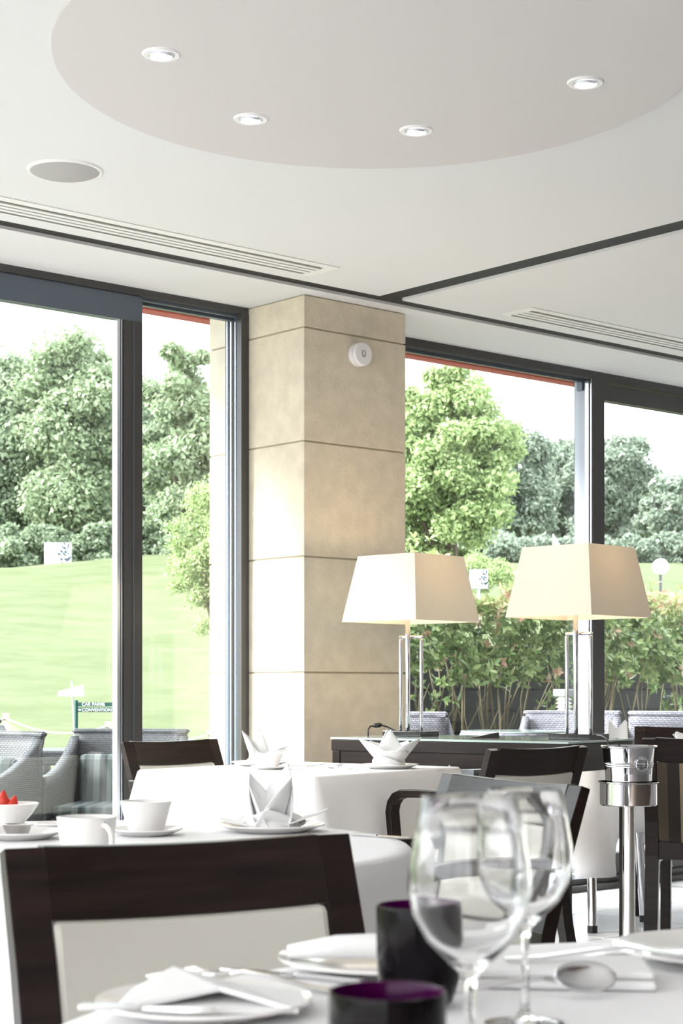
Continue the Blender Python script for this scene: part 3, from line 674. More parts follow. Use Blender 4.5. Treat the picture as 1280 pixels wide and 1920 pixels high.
MB().lathe([(0, .797), (.30, .797), (.30, .789), (0, .789)], 40).build('glass_top', 'topglass', t)
MB().lathe([(.10, .74), (.09, .3), (.2, .02), (.2, 0)], 24).build('pedestal', 'rattan_l', t, smooth=True)
t = thing('rattan_table', 'low dark rattan table between the left terrace chairs', 'table', P(-1.50, 9.7), D(.1, 1), 'rattan terrace tables')
MB().box((0, 0, .66), (.8, .5, .08)).build('table_top', 'rattan', t, bevel=.01)
for sx_ in (-1, 1):
    for sy_ in (-1, 1): MB().box((sx_*.36, sy_*.21, .31), (.05, .05, .62)).build('leg', 'rattan', t)

# ---------------------------------------------------------------- dining chairs
def chair(label, loc, rz, W=.52, H=.845, arms=False, pad='leather', tall_pad=False, front_pad=True, name='dining_chair'):
    t = thing(name, label, 'chair', loc, rz, 'dark wood dining chairs')
    hw = W/2; sw = .050
    side = [(.0, -.285, 0), (0, -.235, .22), (0, -.205, .42), (0, -.218, .55), (0, -.258, .70), (0, -.305, H)]
    def yz(z):
        zs = [q[2] for q in side]; ys_ = [q[1] for q in side]; return float(np.interp(z, zs, ys_))
    for s_ in (-1, 1):
        pts = [(s_*(hw-sw/2+.0), y, z-(.004 if z == H else 0)) for (_, y, z) in side]
        MB().sweep(pts, sw, [.03, .034, .036, .032, .028, .022], (1, 0, 0)).build('back_leg', 'wenge', t, bevel=.0015)
    zr0 = H-.088; iw = hw-sw
    def bar(z0, z1, th, wd, m, nm, sag=.018, dip=.006, bev=.0015, off=0):
        mb = MB(); n = 14; vs = []
        for i in range(n+1):
            u = -1+2*i/n; x = u*wd; b_ = -sag*(1-u*u)
            for (zz, tt) in ((z0, -1), (z0, 1), (z1, 1), (z1, -1)):
                z = zz-dip*(1-u*u); vs.append((x, yz(z)+b_+tt*th/2+off, z))
        fs = []
        for i in range(n):
            for k in range(4):
                k2 = (k+1) % 4; fs.append((i*4+k, (i+1)*4+k, (i+1)*4+k2, i*4+k2))
        fs += [(0, 1, 2, 3), tuple(n*4+k for k in (3, 2, 1, 0))]
        return mb.add(vs, fs).build(nm, m, t, bevel=bev)
    bar(zr0, H, .024, iw+.001, 'wenge', 'top_rail')
    if tall_pad: bar(.475, zr0-.001, .03, iw, pad, 'back_pad', bev=.006)
    else:
        bar(.50, zr0-.001, .036, iw, pad, 'back_pad', bev=.010)
        bar(.465, .499, .026, iw, 'wenge', 'lower_rail')
    MB().box((0, -.205, .44), (W-2*sw+.002, .03, .065)).box((0, .215, .42), (W-2*sw, .028, .06)).box((-hw+.03, .0, .42), (.028, .40, .06)).box((hw-.03, .0, .42), (.028, .40, .06)).build('seat_frame', 'wenge', t)
    MB().box((0, .02, .465), (W-.02, .44, .045)).build('seat', 'leather' if pad == 'leather' else pad, t, bevel=.015)
    for s_ in (-1, 1):
        top = .45
        MB().sweep([(s_*(hw-.022), .215, 0), (s_*(hw-.022), .225, top)], .04, .04, (1, 0, 0)).build('front_leg', 'wenge', t, bevel=.003)
        if arms:
            a0 = yz(.69)
            xa = s_*(hw-.012)
            pts = [(xa, .115, .44), (xa, .135, .62), (xa, .128, .650), (xa, .110, .672), (xa, .080, .684), (xa, .0, .687), (xa, a0, .684)]
            MB().sweep(pts, .045, .028, (1, 0, 0)).build('armrest', 'wenge', t, bevel=.004)
    return t
def place(center, face, H=.845):    # centre of the top rail (plan) -> chair origin
    l = math.hypot(*face); f = (face[0]/l, face[1]/l); return P(center[0]+.305*f[0], center[1]+.305*f[1]), D(*f)
l_, r_z = place((-.205, 2.25), (.47, -.88)); chair('nearest dark wood chair with cream padded back, at the front table', l_, r_z, W=.478)
l_, r_z = place((.365, 3.76), (-.905, -.425)); chair('dark wood armchair with cream pad behind the wine glasses', l_, r_z, W=.585, arms=True)
l_, r_z = place((.655, 5.80), (-.70, .71)); chair('dark wood armchair with plain back in front of the desk', l_, r_z, W=.51, arms=True)
l_, r_z = place((-.66, 6.72), (.76, -.65)); chair('dark wood chair beyond the far table, before the left window', l_, r_z, W=.50, H=.84, arms=True)
l_, r_z = place((1.345, 6.30), (.30, .95)); chair('dark chair with brown striped upholstery at the right picture edge', l_, r_z, W=.52, H=.86, pad='brownstripe', tall_pad=True)
l_, r_z = place((1.68, 8.45), (-.2, -.97)); chair('dark wood chair far right, its top rail showing above the striped chair', l_, r_z, W=.52, H=.855)

# ---------------------------------------------------------------- tables and cloths
def cloth(label, loc, rz, outline, drop, amp, nf, corner=None, seed=0, n=220, flare=.02, m='cloth', z=.75):
    rnd = random.Random(seed); ph = [rnd.uniform(0, 6.3) for _ in range(4)]; mb = MB(); rings = []
    base = [outline(i/n) for i in range(n)]
    def ring(f): return [f(i, *base[i]) for i in range(n)]
    rs = [ring(lambda i, x, y, nx, ny, c, k=k: (x*k, y*k, z)) for k in (.35, .7, .96)]
    rs.append(ring(lambda i, x, y, nx, ny, c: (x+nx*.002, y+ny*.002, z-.0005)))
    rs.append(ring(lambda i, x, y, nx, ny, c: (x+nx*.008, y+ny*.008, z-.006)))
    for k in range(1, 11):
        v = k/10
        def f(i, x, y, nx, ny, c, v=v):
            a = 2*PI*i/n; fo = math.sin(nf*a+ph[0])*.6+math.sin(nf*1.7*a+ph[1])*.25+math.sin(nf*.5*a+ph[2])*.3
            o = .010+amp*fo*v**1.1+flare*v+c*.06*v; dz = drop*(1+ (corner or 0)*c)*v
            return (x+nx*o, y+ny*o, z-.008-dz)
        rs.append(ring(f))
    vs = [(0, 0, z)]+[p_ for r_ in rs for p_ in r_]; fs = [(0, 1+i, 1+(i+1) % n) for i in range(n)]
    for k in range(len(rs)-1):
        for i in range(n):
            i2 = (i+1) % n; a = 1+k*n; fs.append((a+i, a+n+i, a+n+i2, a+i2))
    o = mb.add(vs, fs).build('tablecloth', m, None, loc, rz, smooth=True, solid=.002)
    return tag(o, label, 'tablecloth', 'white tablecloths')
def circ(r): return lambda u: (r*math.cos(2*PI*u), r*math.sin(2*PI*u), math.cos(2*PI*u), math.sin(2*PI*u), 0)
def rect(a, b, r=.03):
    # rounded rectangle a x b
    per = [(a/2-r, -b/2+r, -PI/2), (a/2-r, b/2-r, 0), (-a/2+r, b/2-r, PI/2), (-a/2+r, -b/2+r, PI)]
    segs = []; L_ = []
    for k in range(4):
        cx_, cy_, a0 = per[k]; arc = r*PI/2*4; nx_ = per[(k+1) % 4]; ed = math.hypot(nx_[0]-cx_, nx_[1]-cy_)
        segs.append(('arc', cx_, cy_, a0)); L_.append(arc); segs.append(('line', cx_, cy_, a0+PI/2, nx_)); L_.append(ed)
    tot = sum(L_)
    def f(u):
        s_ = u*tot; k = 0
        while k < 7 and s_ > L_[k]: s_ -= L_[k]; k += 1
        q = min(1, s_/L_[k]); g_ = segs[k]
        if g_[0] == 'arc': an = g_[3]+q*PI/2; return (g_[1]+r*math.cos(an), g_[2]+r*math.sin(an), math.cos(an), math.sin(an), 1)
        an = g_[3]; n_ = g_[4]; x = g_[1]+(n_[0]-g_[1])*q+r*math.cos(an); y = g_[2]+(n_[1]-g_[2])*q+r*math.sin(an)
        dd = min(q, 1-q)*L_[k]; return (x, y, math.cos(an), math.sin(an), max(0, 1-dd/.16)**2)
    return f
def pedestal_table(label, loc, r, rz=0, sq=None):
    t = thing('dining_table', label, 'table', loc, rz, 'dining tables under white cloths')
    if sq: MB().box((0, 0, .733), (sq[0]-.05, sq[1]-.05, .028)).build('table_top', 'wenge', t)
    else: MB().lathe([(0, .748), (r-.004, .748), (r-.004, .72), (0, .72)], 48).build('table_top', 'wenge', t)
    MB().lathe([(.035, .72), (.035, .04), (.20, .02), (.20, 0)], 24).build('pedestal', 'steel', t, smooth=True, angle=40)
    return t
pA = P(.43, 1.31); pB = P(-.50, 3.20)
pedestal_table('front round table under the wine glasses', pA, .69); cloth('white cloth on the front table, nearest the camera', pA, 0, circ(.695), .22, .018, 9, seed=1)
pedestal_table('round table behind the nearest chair', pB, .62); cloth('white cloth on the round table with the cups, behind the nearest chair', pB, 0, circ(.62), .22, .016, 11, seed=2)
# table C
N = Vector((-.09, 5.69)); LE = Vector((-.734, 6.17)); u1 = (LE-N); a_len = u1.length; u1.normalize(); u2 = Vector((-u1.y, u1.x)); u2 = u2 if u2.y > 0 else -u2
b_len = .90; cC = N+u1*a_len/2+u2*b_len/2; pC = P(cC.x, cC.y); rzC = D(u2.x, u2.y)
pedestal_table('square table in front of the stone pillar', pC, 0, rzC, (a_len, b_len)); cloth('white cloth on the square table before the stone pillar', pC, rzC, rect(a_len-.02, b_len-.02, .02), .27, .006, 7, corner=.10, seed=5, n=300, flare=.02)
# table E with chrome legs, near window
pE = P(1.03, 7.74); rzE = D(.62, .78)
t = thing('dining_table', 'small table with chrome legs behind the desk', 'table', pE, rzE, 'dining tables under white cloths')
MB().box((0, 0, .733), (.46, .46, .028)).build('table_top', 'wenge', t)
for sx_ in (-1, 1):
    for sy_ in (-1, 1):
        lg = MB().tube([(sx_*.19, sy_*.19, .72), (sx_*.225, sy_*.225, .03)], .020, 16).build('leg', 'chrome', t, smooth=True, angle=40)
        MB().tube([(sx_*.225, sy_*.225, .03), (sx_*.226, sy_*.226, 0)], .022, 12).build('foot_cap', 'cable', lg)
cloth('white cloth hanging low below the desk, behind the ice bucket', pE, rzE, rect(.50, .50, .02), .33, .008, 5, corner=.5, seed=7, flare=.03)
pF = P(1.73, 7.30); pedestal_table('table beyond the striped chair', pF, 0, D(.3, .95), (.6, .6)); cloth('white cloth on the table beyond the striped chair', pF, D(.3, .95), rect(.60, .60, .02), .24, .01, 6, seed=9)

# ---------------------------------------------------------------- tableware
TZ = .7515
def plate(loc, r, label, name='plate', depth=.012, cat='plate'):
    prof = [(0, .004), (r*.58, .004), (r*.66, .006), (r*.97, depth+.003), (r, depth+.004), (r, depth+.001), (r*.68, .001), (r*.62, 0), (0, 0)]
    return tag(MB().lathe(prof, 56).build(name, 'china', None, loc, smooth=True, angle=50), label, cat, 'white china plates')
def napkin(loc, label, petals, rz=0, s=1.0, base=.035):
    mb = MB()
    for (az, tr, tz, wd) in petals:
        ca, sa = math.cos(az), math.sin(az); nu, nv = 7, 11
        def f(u, v, tr=tr, tz=tz, wd=wd, ca=ca, sa=sa):
            q = 2*u-1; prof = (max(.05, math.sin(PI*(.22+.74*v)))**.85) if tr > .06 else max(.03, 1-v**2.5)
            w_ = wd*max(0, prof)
            rr_ = base*.55+(tr-base*.55)*(v**.9)-.016*abs(q)*(1-v)-.020*(q*q)*(w_/.05)*.6
            z_ = .002+tz*(v**1.25)+.004*(1-abs(q))+(.024*abs(q)**1.3*math.sin(PI*min(1, v*.9+.1)) if tr > .06 and tz > .045 else 0)
            yy = q*w_
            return (rr_*ca-yy*sa, rr_*sa+yy*ca, z_)
        mb.grid(f, nu, nv)
    # folded base pad
    mb.lathe([(0, .016), (base*1.0, .018), (base*1.45, .012), (base*1.5, .004), (base*.9, .001), (0, .001)], 20)
    mb.v = [(x*s, y*s, z*s) for x, y, z in mb.v]
    return tag(mb.build('folded_napkin', 'napkin', None, loc, rz, smooth=True, solid=.0025*s, angle=60), label, 'napkin', 'folded white napkins')
fz = D(0, -1)  # local +Y turned toward the camera
LOT = [(PI/2+.35, .100, .058, .060), (PI/2+1.35, .116, .100, .062), (PI/2-1.25, .116, .098, .062), (PI/2+2.4, .10, .085, .055), (PI/2-2.4, .10, .085, .055), (PI/2+.1, .034, .130, .058), (-PI/2+.3, .028, .128, .050), (PI/2-.45, .085, .040, .055)]
def cup(loc, r0, r1, h, label, rz=0, handle=True, name='tea_cup', cat='cup', m='china'):
    t = thing(name, label, cat, loc, rz, 'white china cups and bowls' if m == 'china' else None)
    prof = [(0, .003), (r0*.9, .003), (r0, .0), (r0*1.05, .004), (r0+(r1-r0)*.55, h*.5), (r1, h), (r1-.003, h+.0005), (r1-.005, h-.003), (r0+(r1-r0)*.5-.003, h*.5), (r0*.9, .010), (0, .009)]
    MB().lathe(prof, 44).build('bowl', m, t, smooth=True, angle=50)
    if handle:
        pts = []
        for j in range(11):
            a = PI*.62-PI*1.16*j/10; pts.append((r0+(r1-r0)*.75-.004+.022*math.cos(a)+.006, 0, h*.52+.022*math.sin(a)*1.05))
        pts[0] = (r1-.004, 0, h*.86); pts[-1] = (r0+.006, 0, h*.26)
        MB().tube(pts, [.005]*11, 8).build('handle', m, t, smooth=True)
    return t
def cutlery(kind, loc, rz, label, L_=.20):
    t = thing('table_'+kind if kind != 'knife' else 'table_knife', label, kind, loc, rz, 'steel cutlery')
    if kind == 'knife':
        MB().sweep([(0, 0, .003), (0, L_*.45, .003)], [.010, .008], .005, (1, 0, 0)).build('handle', 'cutlery', t, bevel=.001)
        MB().add([(-.008, L_*.45, .001), (.008, L_*.45, .001), (.010, L_*.8, .001), (.002, L_, .001), (-.007, L_*.97, .001), (-.008, L_*.45, .003), (.008, L_*.45, .0025), (.010, L_*.8, .002), (.002, L_, .002), (-.007, L_*.97, .003)],
                 [(4, 3, 2, 1, 0), (5, 6, 7, 8, 9), (0, 1, 6, 5), (1, 2, 7, 6), (2, 3, 8, 7), (3, 4, 9, 8), (4, 0, 5, 9)]).build('blade', 'cutlery', t)
        return t
    pts = [(0, 0, .003), (0, L_*.2, .004), (0, L_*.45, .010), (0, L_*.62, .012), (0, L_*.70, .008)]
    MB().sweep(pts, [.013, .011, .006, .005, .006], [.002, .003, .003, .003, .003], (1, 0, 0)).build('handle', 'cutlery', t, bevel=.0005)
    def bowl(u, v):
        q = 2*u-1; y = L_*(.69+.31*v); w_ = .0175*math.sqrt(max(0, 1-(2*v-1)**2))+.0008; return (q*w_, y, .010-.009*math.sin(PI*min(1, v*1.05))*(1-q*q)+.001)
    if kind == 'spoon': MB().grid(bowl, 9, 13).build('bowl', 'cutlery', t, smooth=True, solid=.0012)
    else:
        MB().add([(-.010, L_*.78, .006), (.010, L_*.78, .006), (.004, L_*.69, .009), (-.004, L_*.69, .009), (-.010, L_*.78, .008), (.010, L_*.78, .008), (.004, L_*.69, .011), (-.004, L_*.69, .011)], [(3, 2, 1, 0), (4, 5, 6, 7), (0, 1, 5, 4), (1, 2, 6, 5), (2, 3, 7, 6), (3, 0, 4, 7)]).build('neck', 'cutlery', t)
        for k in range(4):
            x = -.0085+k*.0057; MB().sweep([(x, L_*.775, .007), (x, L_*.88, .005), (x, L_, .008)], [.003, .003, .0015], .0018, (1, 0, 0)).build('tine', 'cutlery', t)
    return t
# --- table C setting
p_ = P(.172, 6.27, TZ); plate(p_, .105, 'white plate under the lotus napkin before the desk'); napkin(p_+Vector((0, 0, .006)), 'white napkin folded like a lotus, in front of the desk', LOT, fz, 1.0)
p_ = P(-.305, 6.50, TZ); plate(p_, .105, 'white plate under the pointed napkin before the pillar foot')
napkin(p_+Vector((0, 0, .006)), 'pointed white napkin behind the cup, before the pillar foot', [(PI/2-1.3, .11, .062, .05), (PI/2+1.5, .065, .118, .046), (PI/2+1.9, .05, .10, .05), (-PI/2, .02, .128, .04), (PI/2, .09, .03, .05), (-.2, .10, .05, .045)], fz+PI, 1.0)
p_ = P(-.252, 6.22, TZ); plate(p_, .070, 'white saucer under the cup near the pillar foot', 'saucer', .008, 'saucer'); cup(p_+Vector((0, 0, .005)), .026, .046, .052, 'white tea cup on the square table near the pillar foot', D(0, 1)+PI-.4)
cutlery('knife', P(.33, 6.10, TZ), D(.85, .3), 'knife right of the lotus napkin')
cutlery('fork', P(.055, 6.02, TZ), D(-.6, .9), 'fork left of the lotus napkin', .17)
cutlery('spoon', P(-.13, 6.36, TZ), D(.9, .3), 'spoon between the two napkins on the square table', .15)
# --- table B setting
p_ = P(-.142, 3.52, TZ); plate(p_, .108, 'white plate under the tall napkin on the round table')
napkin(p_+Vector((0, 0, .006)), 'tall two-peaked white napkin on the round table', [(PI/2+.95, .055, .106, .052), (PI*.95, .045, .085, .055), (PI/2-.75, .048, .124, .058), (-.4, .045, .10, .062), (0, .118, .036, .045), (PI/2, .075, .035, .07), (-PI/2, .06, .04, .06), (PI, .105, .016, .055)], fz+PI, 1.0)
p_ = P(-.384, 3.43, TZ); plate(p_, .072, 'saucer under the tapered cup on the round table', 'saucer', .010, 'saucer'); cup(p_+Vector((0, 0, .005)), .033, .0515, .062, 'tapered white cup without visible handle, on a saucer', D(0, 1)+PI/2, handle=True)
cup(P(-.427, 2.93, TZ), .040, .0505, .073, 'white cup with curled handle, nearest the chair rail', D(0, 1)-PI/2+.75)
p_ = P(-.62, 3.35, TZ); plate(p_, .088, 'white plate under the small metal pot', 'plate'); 
pp = P(-.618, 3.33, TZ+.005); cup(pp, .020, .0275, .024, 'small metal pot on the plate at left', 0, False, 'sauce_pot', 'pot', 'pewter')
p_ = P(-.70, 3.68, TZ)
cup(p_, .030, .063, .046, 'white bowl with strawberries at the left edge', 0, False, 'fruit_bowl', 'bowl')
for k, (dx, dz) in enumerate(((-.030, .047), (-.012, .050), (.006, .040))):
    q = p_+Vector((R[0]*dx, R[1]*dx, dz)); mb = MB().lathe([(0, .024), (.004, .021), (.013, .004), (.015, -.006), (.010, -.014), (0, -.017)], 14)
    o = mb.build('strawberry', 'strawberry', None, q, smooth=True); tag(o, ['strawberry at the picture edge in the white bowl', 'middle strawberry, standing tallest in the white bowl', 'strawberry furthest right in the white bowl'][k], 'strawberry', 'strawberries in the bowl')
    o.rotation_euler = (.2*k-.2, .3*k-.3, 0)
plate(P(-.60, 3.62, TZ), .038, 'small side plate right of the fruit bowl', 'plate', .006)
cutlery('knife', P(-.20, 3.27, TZ), D(.95, .45), 'knife before the tall napkin on the round table', .19)
cutlery('knife', P(.02, 3.42, TZ), D(.6, -.4), 'knife at the right edge of the round table', .13)
# --- table F napkin, table E napkin
q = P(1.47, 7.24, TZ); plate(q, .10, 'plate under the napkin beyond the striped chair'); napkin(q+Vector((0, 0, .006)), 'white napkin tip showing above the striped chair', LOT, fz+.3, 1.0)
mb = MB()
def vee(u, v):
    x = -.040+.080*u; zt = .155-.045*(1-abs(2*u-1))-.006*(abs(2*u-1) > .9); return (x*(1+.15*(1-v)), .012*math.sin(PI*u)-.01, .001+zt*v)
mb.grid(vee, 13, 6).grid(lambda u, v: (vee(u, v)[0], -vee(u, v)[1]+.012, vee(u, v)[2]*.96), 13, 6)
tag(mb.build('folded_napkin', 'napkin', None, P(1.195, 7.58, TZ), D(0, -1), solid=.003), 'white napkin with a V-shaped notch standing right of the mullion', 'napkin', 'folded white napkins')
# --- table A setting
def tumbler(loc, label):
    t = thing('black_tumbler', label, 'glass', loc, 0, 'black tumblers with purple lining')
    h, r = .092, .040
    MB().lathe([(0, .001), (.024, .0), (.031, .005), (.037, .025), (.0385, .05), (.0385, h-.003), (.038, h), (.0372, h)], 56).build('outer_wall', 'black_glass', t, smooth=True, angle=60)
    MB().lathe([(.0372, h), (.0362, h-.003), (.0365, .05), (.034, .022), (.026, .010), (0, .009)], 56).build('inner_wall', 'purple', t, smooth=True, angle=60)
    return t
tumbler(P(.0298, 1.135, TZ), 'nearer black tumbler with purple inside, cut by the bottom edge')
tumbler(P(.070, 1.585, TZ), 'further black tumbler behind the left wine glass')
def wine(loc, s, label):
    t = thing('wine_glass', label, 'wine glass', loc, 0, 'clear wine glasses')
    out = [(0, 0), (.034, 0), (.036, .0012), (.030, .003), (.010, .006), (.0042, .013), (.0036, .03), (.0036, .072), (.0055, .084), (.016, .094), (.029, .107), (.038, .124), (.0415, .140), (.041, .155), (.037, .178), (.0325, .204), (.0322, .2048)]
    inn = [(.0316, .2048), (.0314, .204), (.0358, .178), (.0397, .155), (.0402, .140), (.0368, .1245), (.028, .109), (.0155, .097), (.005, .0905), (0, .0895)]
    sc = lambda pr: [(r*s, z*s) for r, z in pr]
    MB().lathe(sc(out+inn), 72).build('bowl_and_stem', 'wine', t, smooth=True, angle=70)
    return t
wine(P(.0899, 1.225, TZ), 1.04, 'nearer wine glass, left of the pair')
wine(P(.1575, 1.50, TZ), .985, 'further wine glass, right of the pair')
q = P(-.122, 1.555, TZ); plate(q, .096, 'side plate with a folded napkin at the bottom left', depth=.010)
nf_ = MB().add([(-.075, -.05, .004), (.085, -.05, .004), (.09, .045, .004), (-.07, .05, .004), (-.030, .03, .028), (.015, -.02, .018), (.03, .04, .010)], [(0, 1, 2, 3), (0, 5, 4), (0, 4, 3), (4, 5, 6), (4, 6, 3), (5, 1, 6), (1, 2, 6), (2, 3, 6)])
tag(nf_.build('folded_napkin', 'napkin', None, q+Vector((0, 0, .006)), D(0, 1), solid=.004), 'napkin folded to a low point on the bottom left plate', 'napkin', 'folded white napkins')
cutlery('knife', P(-.225, 1.50, TZ+.012), D(.9, -.12), 'knife lying across the bottom left plate', .12)
cutlery('fork', P(-.03, 1.60, TZ), D(-.42, .30), 'left fork behind the nearer black tumbler', .19)
cutlery('fork', P(.00, 1.64, TZ), D(-.42, .30), 'right fork behind the nearer black tumbler', .19)
cutlery('knife', P(.02, 1.70, TZ), D(-.42, .26), 'knife behind the two forks', .17)
q = P(.045, 1.80, TZ); plate(q, .110, 'plate with a rolled napkin before the nearest chair', depth=.010)
rn = MB().tube([(-.10, .0, .016), (-.05, .004, .020), (.0, 0, .021), (.06, .004, .020), (.11, 0, .017)], [.007, .012, .013, .012, .007], 14)
o = rn.build('folded_napkin', 'napkin', None, q+Vector((0, 0, .002)), D(0, 1)+.1, smooth=True); tag(o, 'soft rolled napkin left of the further black tumbler', 'napkin', 'folded white napkins')
q = P(.205, 1.72, TZ)
fn = MB().box((0, 0, .005), (.20, .11, .009)).box((0, .003, .014), (.195, .105, .008), rz=.03)
tag(fn.build('folded_napkin', 'napkin', None, q, D(.1, 1), bevel=.004), 'flat folded napkin with cutlery on it behind the wine glasses', 'napkin', 'folded white napkins')
sp_ = cutlery('spoon', P(.062, 1.575, TZ+.012), D(.93, .34), 'large spoon right of the wine glasses, bowl toward the right', .205); sp_.rotation_euler = (.0, .75, sp_.rotation_euler[2])
cutlery('fork', P(.16, 1.72, TZ+.019), D(.98, .12), 'fork resting on the flat folded napkin', .20)
cutlery('spoon', P(.19, 1.83, TZ), D(.98, -.05), 'second spoon, beyond the large spoon', .19)
plate(P(.415, 1.86, TZ), .125, 'large white plate at the right picture edge', depth=.011)
cutlery('knife', P(.41, 1.80, TZ+.0155), D(.9, .05), 'knife resting on the large plate at right', .16)

# ---------------------------------------------------------------- desk with lamps
A2 = Vector((-.045, 6.94)); B2 = Vector((.820, 6.32)); e1 = (B2-A2); LD = e1.length; e1.normalize(); e2 = Vector((-e1.y, e1.x)); WD = .53
dc = A2+e1*LD/2+e2*WD/2; DZ = .845
t = thing('console_desk', 'dark wood desk with a glass top beside the stone pillar', 'desk', P(dc.x, dc.y), D(e2.x, e2.y))
MB().box((0, 0, DZ-.004), (LD, WD, .008)).build('glass_top', 'topglass', t, bevel=.001)
MB().box((0, 0, DZ-.009-.022), (LD-.006, WD-.006, .044)).build('desk_top', 'wenge', t, bevel=.002)
MB().box((0, -WD/2+.02, DZ-.053-.03), (LD-.02, .02, .06)).box((0, WD/2-.02, DZ-.083), (LD-.02, .02, .06)).box((-LD/2+.02, 0, DZ-.083), (.02, WD-.06, .06)).box((LD/2-.02, 0, DZ-.083), (.02, WD-.06, .06)).build('apron', 'wenge', t)
for sx_ in (-1, 1):
    for sy_ in (-1, 1): MB().box((sx_*(LD/2-.024), sy_*(WD/2-.024), (DZ-.053)/2), (.036, .036, DZ-.053)).build('leg', 'wenge', t, bevel=.002)
MB().tube([(.02, -WD/2+.008, DZ-.10), (.02, -WD/2+.014, DZ-.10)], .004, 8).build('lock_pin', 'steel', t)
def lamp(loc, rz, label):
    t = thing('table_lamp', label, 'lamp', loc, rz, 'chrome table lamps with tapered square shades')
    bs = MB().box((0, 0, .011), (.19, .13, .022)).build('base', 'wenge', t, bevel=.002)
    bs.data.materials[0] = M['black_base'] if 'black_base' in M else M['wenge']
    q = .052; hh = .375; r_ = .013
    MB().box((-q, 0, hh/2+.02), (r_, r_, hh)).box((q, 0, hh/2+.02), (r_, r_, hh)).box((0, 0, hh+.02+r_/2), (2*q+r_, r_, r_)).build('hoop', 'chrome', t, bevel=.0045, smooth=True)
    MB().box((0, -.022, .25), (.018, .018, .46)).build('column', 'chrome', t, bevel=.006, smooth=True)
    MB().lathe([(.006, .48), (.006, .50), (.018, .50), (.018, .54), (0, .54)], 20, (0, -.022, 0)).build('socket', 'steel', t, smooth=True, angle=40)
    sh = MB(); zb, zt, b_, tp = .462, .728, .198, .152
    ring = lambda h_, z: [(-h_, -h_, z), (h_, -h_, z), (h_, h_, z), (-h_, h_, z)]
    sh.add(ring(b_, zb)+ring(tp, zt)+ring(b_-.002, zb)+ring(tp-.002, zt), [(0, 1, 5, 4), (1, 2, 6, 5), (2, 3, 7, 6), (3, 0, 4, 7), (0, 8, 9, 1), (1, 9, 10, 2), (2, 10, 11, 3), (3, 11, 8, 0), (4, 5, 13, 12), (5, 6, 14, 13), (6, 7, 15, 14), (7, 4, 12, 15)])
    so = sh.build('lamp_shade', 'shade', t)
    so.rotation_euler = (0, 0, PI/4-.5)
    so.rotation_euler = (0, 0, SHR-rz)
    MB().add(ring(b_-.0025, zb+.0005)+ring(tp-.0025, zt-.0005), [(4, 5, 1, 0), (5, 6, 2, 1), (6, 7, 3, 2), (7, 4, 0, 3)]).build('shade_lining', 'shade_in', so)
    MB().lathe([(.019, .0), (.030, .035), (.026, .065), (0, .078)], 18, (0, -.022, .54)).build('bulb', 'bulb', t, smooth=True)
    ld = bpy.data.lights.new('bulb_light', 'POINT'); ld.energy = 2.6; ld.color = (1, .78, .55); ld.shadow_soft_size = .04
    lo = bpy.data.objects.new('bulb_light', ld); C.objects.link(lo); lo.parent = t; lo.location = (0, -.022, .68)
    return t
M['black_base'] = mat('black lacquer', (.010, .009, .011), .12, coat=.4)
SHR = D(0, 1)+PI/4+.03
rzL = D(e2.x, e2.y)
lamp(P(.281, 7.08, DZ), rzL-.05, 'chrome lamp with cream square shade, nearest the stone pillar')
lamp(P(.900, 6.63, DZ), rzL-.05, 'chrome lamp with cream square shade, before the window mullion')
# cables
s_ = 7.2/FPX
def cable(pts, r=.0035): return MB().tube(pts, r, 8)
t = thing('lamp_cable', 'black lamp cable with an inline switch on the desk beside the pillar', 'cable', P(.16, 7.16, DZ))
def rel(px, py, dep): return at_dep(px, py, dep)-P(.16, 7.16, DZ)
zc = rel(690, 1376, 7.16)
cable([rel(690, 1380, 7.12), rel(690, 1368, 7.13), rel(694, 1362, 7.14), rel(703, 1360.5, 7.15), rel(716, 1360, 7.15), rel(726, 1363, 7.15), rel(738, 1369, 7.13), rel(745, 1373.5, 7.12)]).build('cord', 'cable', t, smooth=True)
a_, b_ = rel(699, 1361, 7.15), rel(716, 1359, 7.15)
MB().tube([a_, a_*.8+b_*.2, a_*.2+b_*.8, b_], [.005, .010, .010, .005], 10).build('switch', 'cable', t, smooth=True)
o = cable([at_dep(1119, 1379.0, 6.52), at_dep(1128, 1380.5, 6.47), at_dep(1134, 1383.5, 6.42), at_dep(1139, 1390, 6.385), at_dep(1142, 1398, 6.38), at_dep(1143, 1412, 6.38)]).build('lamp_cable', 'cable', None, smooth=True)
tag(o, 'black cable hanging over the desk edge behind the ice bucket', 'cable')
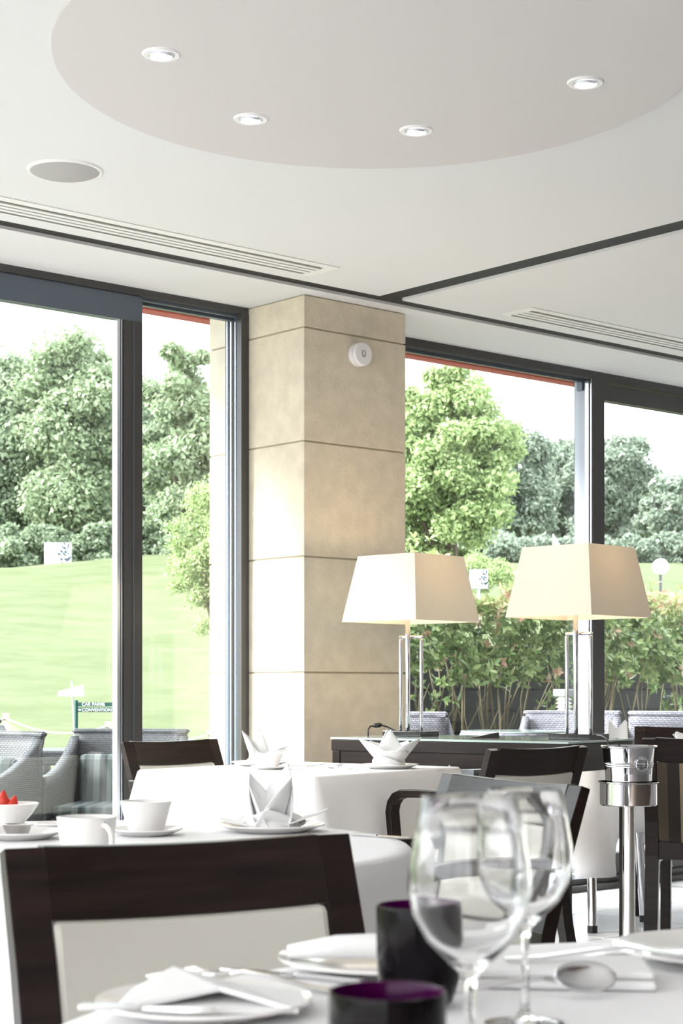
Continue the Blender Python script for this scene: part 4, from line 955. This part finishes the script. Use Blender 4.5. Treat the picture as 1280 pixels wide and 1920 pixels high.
# small brown menu holder on the desk
q = P(.555, 6.79, DZ)
tag(MB().add([(-.065, -.02, 0), (.06, -.02, 0), (.06, .02, 0), (-.065, .02, 0), (.055, -.02, .024), (.055, .02, .024), (-.02, -.02, .008), (-.02, .02, .008)], [(3, 2, 1, 0), (0, 1, 4, 6), (3, 7, 5, 2), (1, 2, 5, 4), (0, 6, 7, 3), (6, 4, 5, 7)]).build('menu_wedge', 'wenge', None, q, D(.1, 1)), 'small brown wedge lying on the desk between the lamps', 'card holder')

# ---------------------------------------------------------------- ice bucket on stand
pI = P((1178.5-CX)/FPX*5.6, 5.6)
t = thing('bucket_stand', 'chrome floor stand with a deep ring holding the ice bucket', 'stand', pI)
MB().lathe([(.020, .665), (.020, .03)], 28).build('pole', 'steel', t, smooth=True)
MB().lathe([(0, .032), (.03, .03), (.12, .012), (.13, 0), (0, 0)], 36).build('foot', 'steel', t, smooth=True, angle=40)
MB().lathe([(.022, .662), (.088, .664), (.092, .668), (.092, .735), (.098, .738), (.098, .741), (.090, .741), (.089, .672), (.022, .668)], 56).build('ring', 'chrome', t, smooth=True, angle=40)
t = thing('ice_bucket', 'polished steel ice bucket with ring handles', 'bucket', (pI.x, pI.y, .670))
MB().lathe([(0, .002), (.068, .0), (.072, .004), (.0765, .115), (.0785, .117), (.0785, .120), (.0775, .122), (.0795, .124), (.0795, .127), (.0785, .129), (.0795, .131), (.0795, .134), (.084, .178), (.091, .181), (.0915, .184), (.088, .186), (.082, .180), (.069, .006), (0, .005)], 64).build('bucket_body', 'chrome', t, smooth=True, angle=40)
for k, az in enumerate((math.atan2(-F[1], -F[0])+.35, math.atan2(-F[1], -F[0])+.35+PI)):
    ca, sa = math.cos(az), math.sin(az); rr_ = .083
    h_ = MB().lathe([(0, .006), (.006, .004), (.007, 0), (0, 0)], 14).build('handle_boss', 'chrome', t, (rr_*ca, rr_*sa, .148), smooth=True); h_.rotation_euler = (0, PI/2, 0); h_.rotation_euler = Vector((ca, sa, 0)).to_track_quat('Z', 'Y').to_euler()
    pts = [(rr_*ca*1.04-sa*.021*math.cos(a), rr_*sa*1.04+ca*.021*math.cos(a), .128+.021*math.sin(a)) for a in [2*PI*i/24 for i in range(25)]]
    MB().tube(pts, .0028, 8, cap=False).build('ring_handle', 'chrome', t, smooth=True)
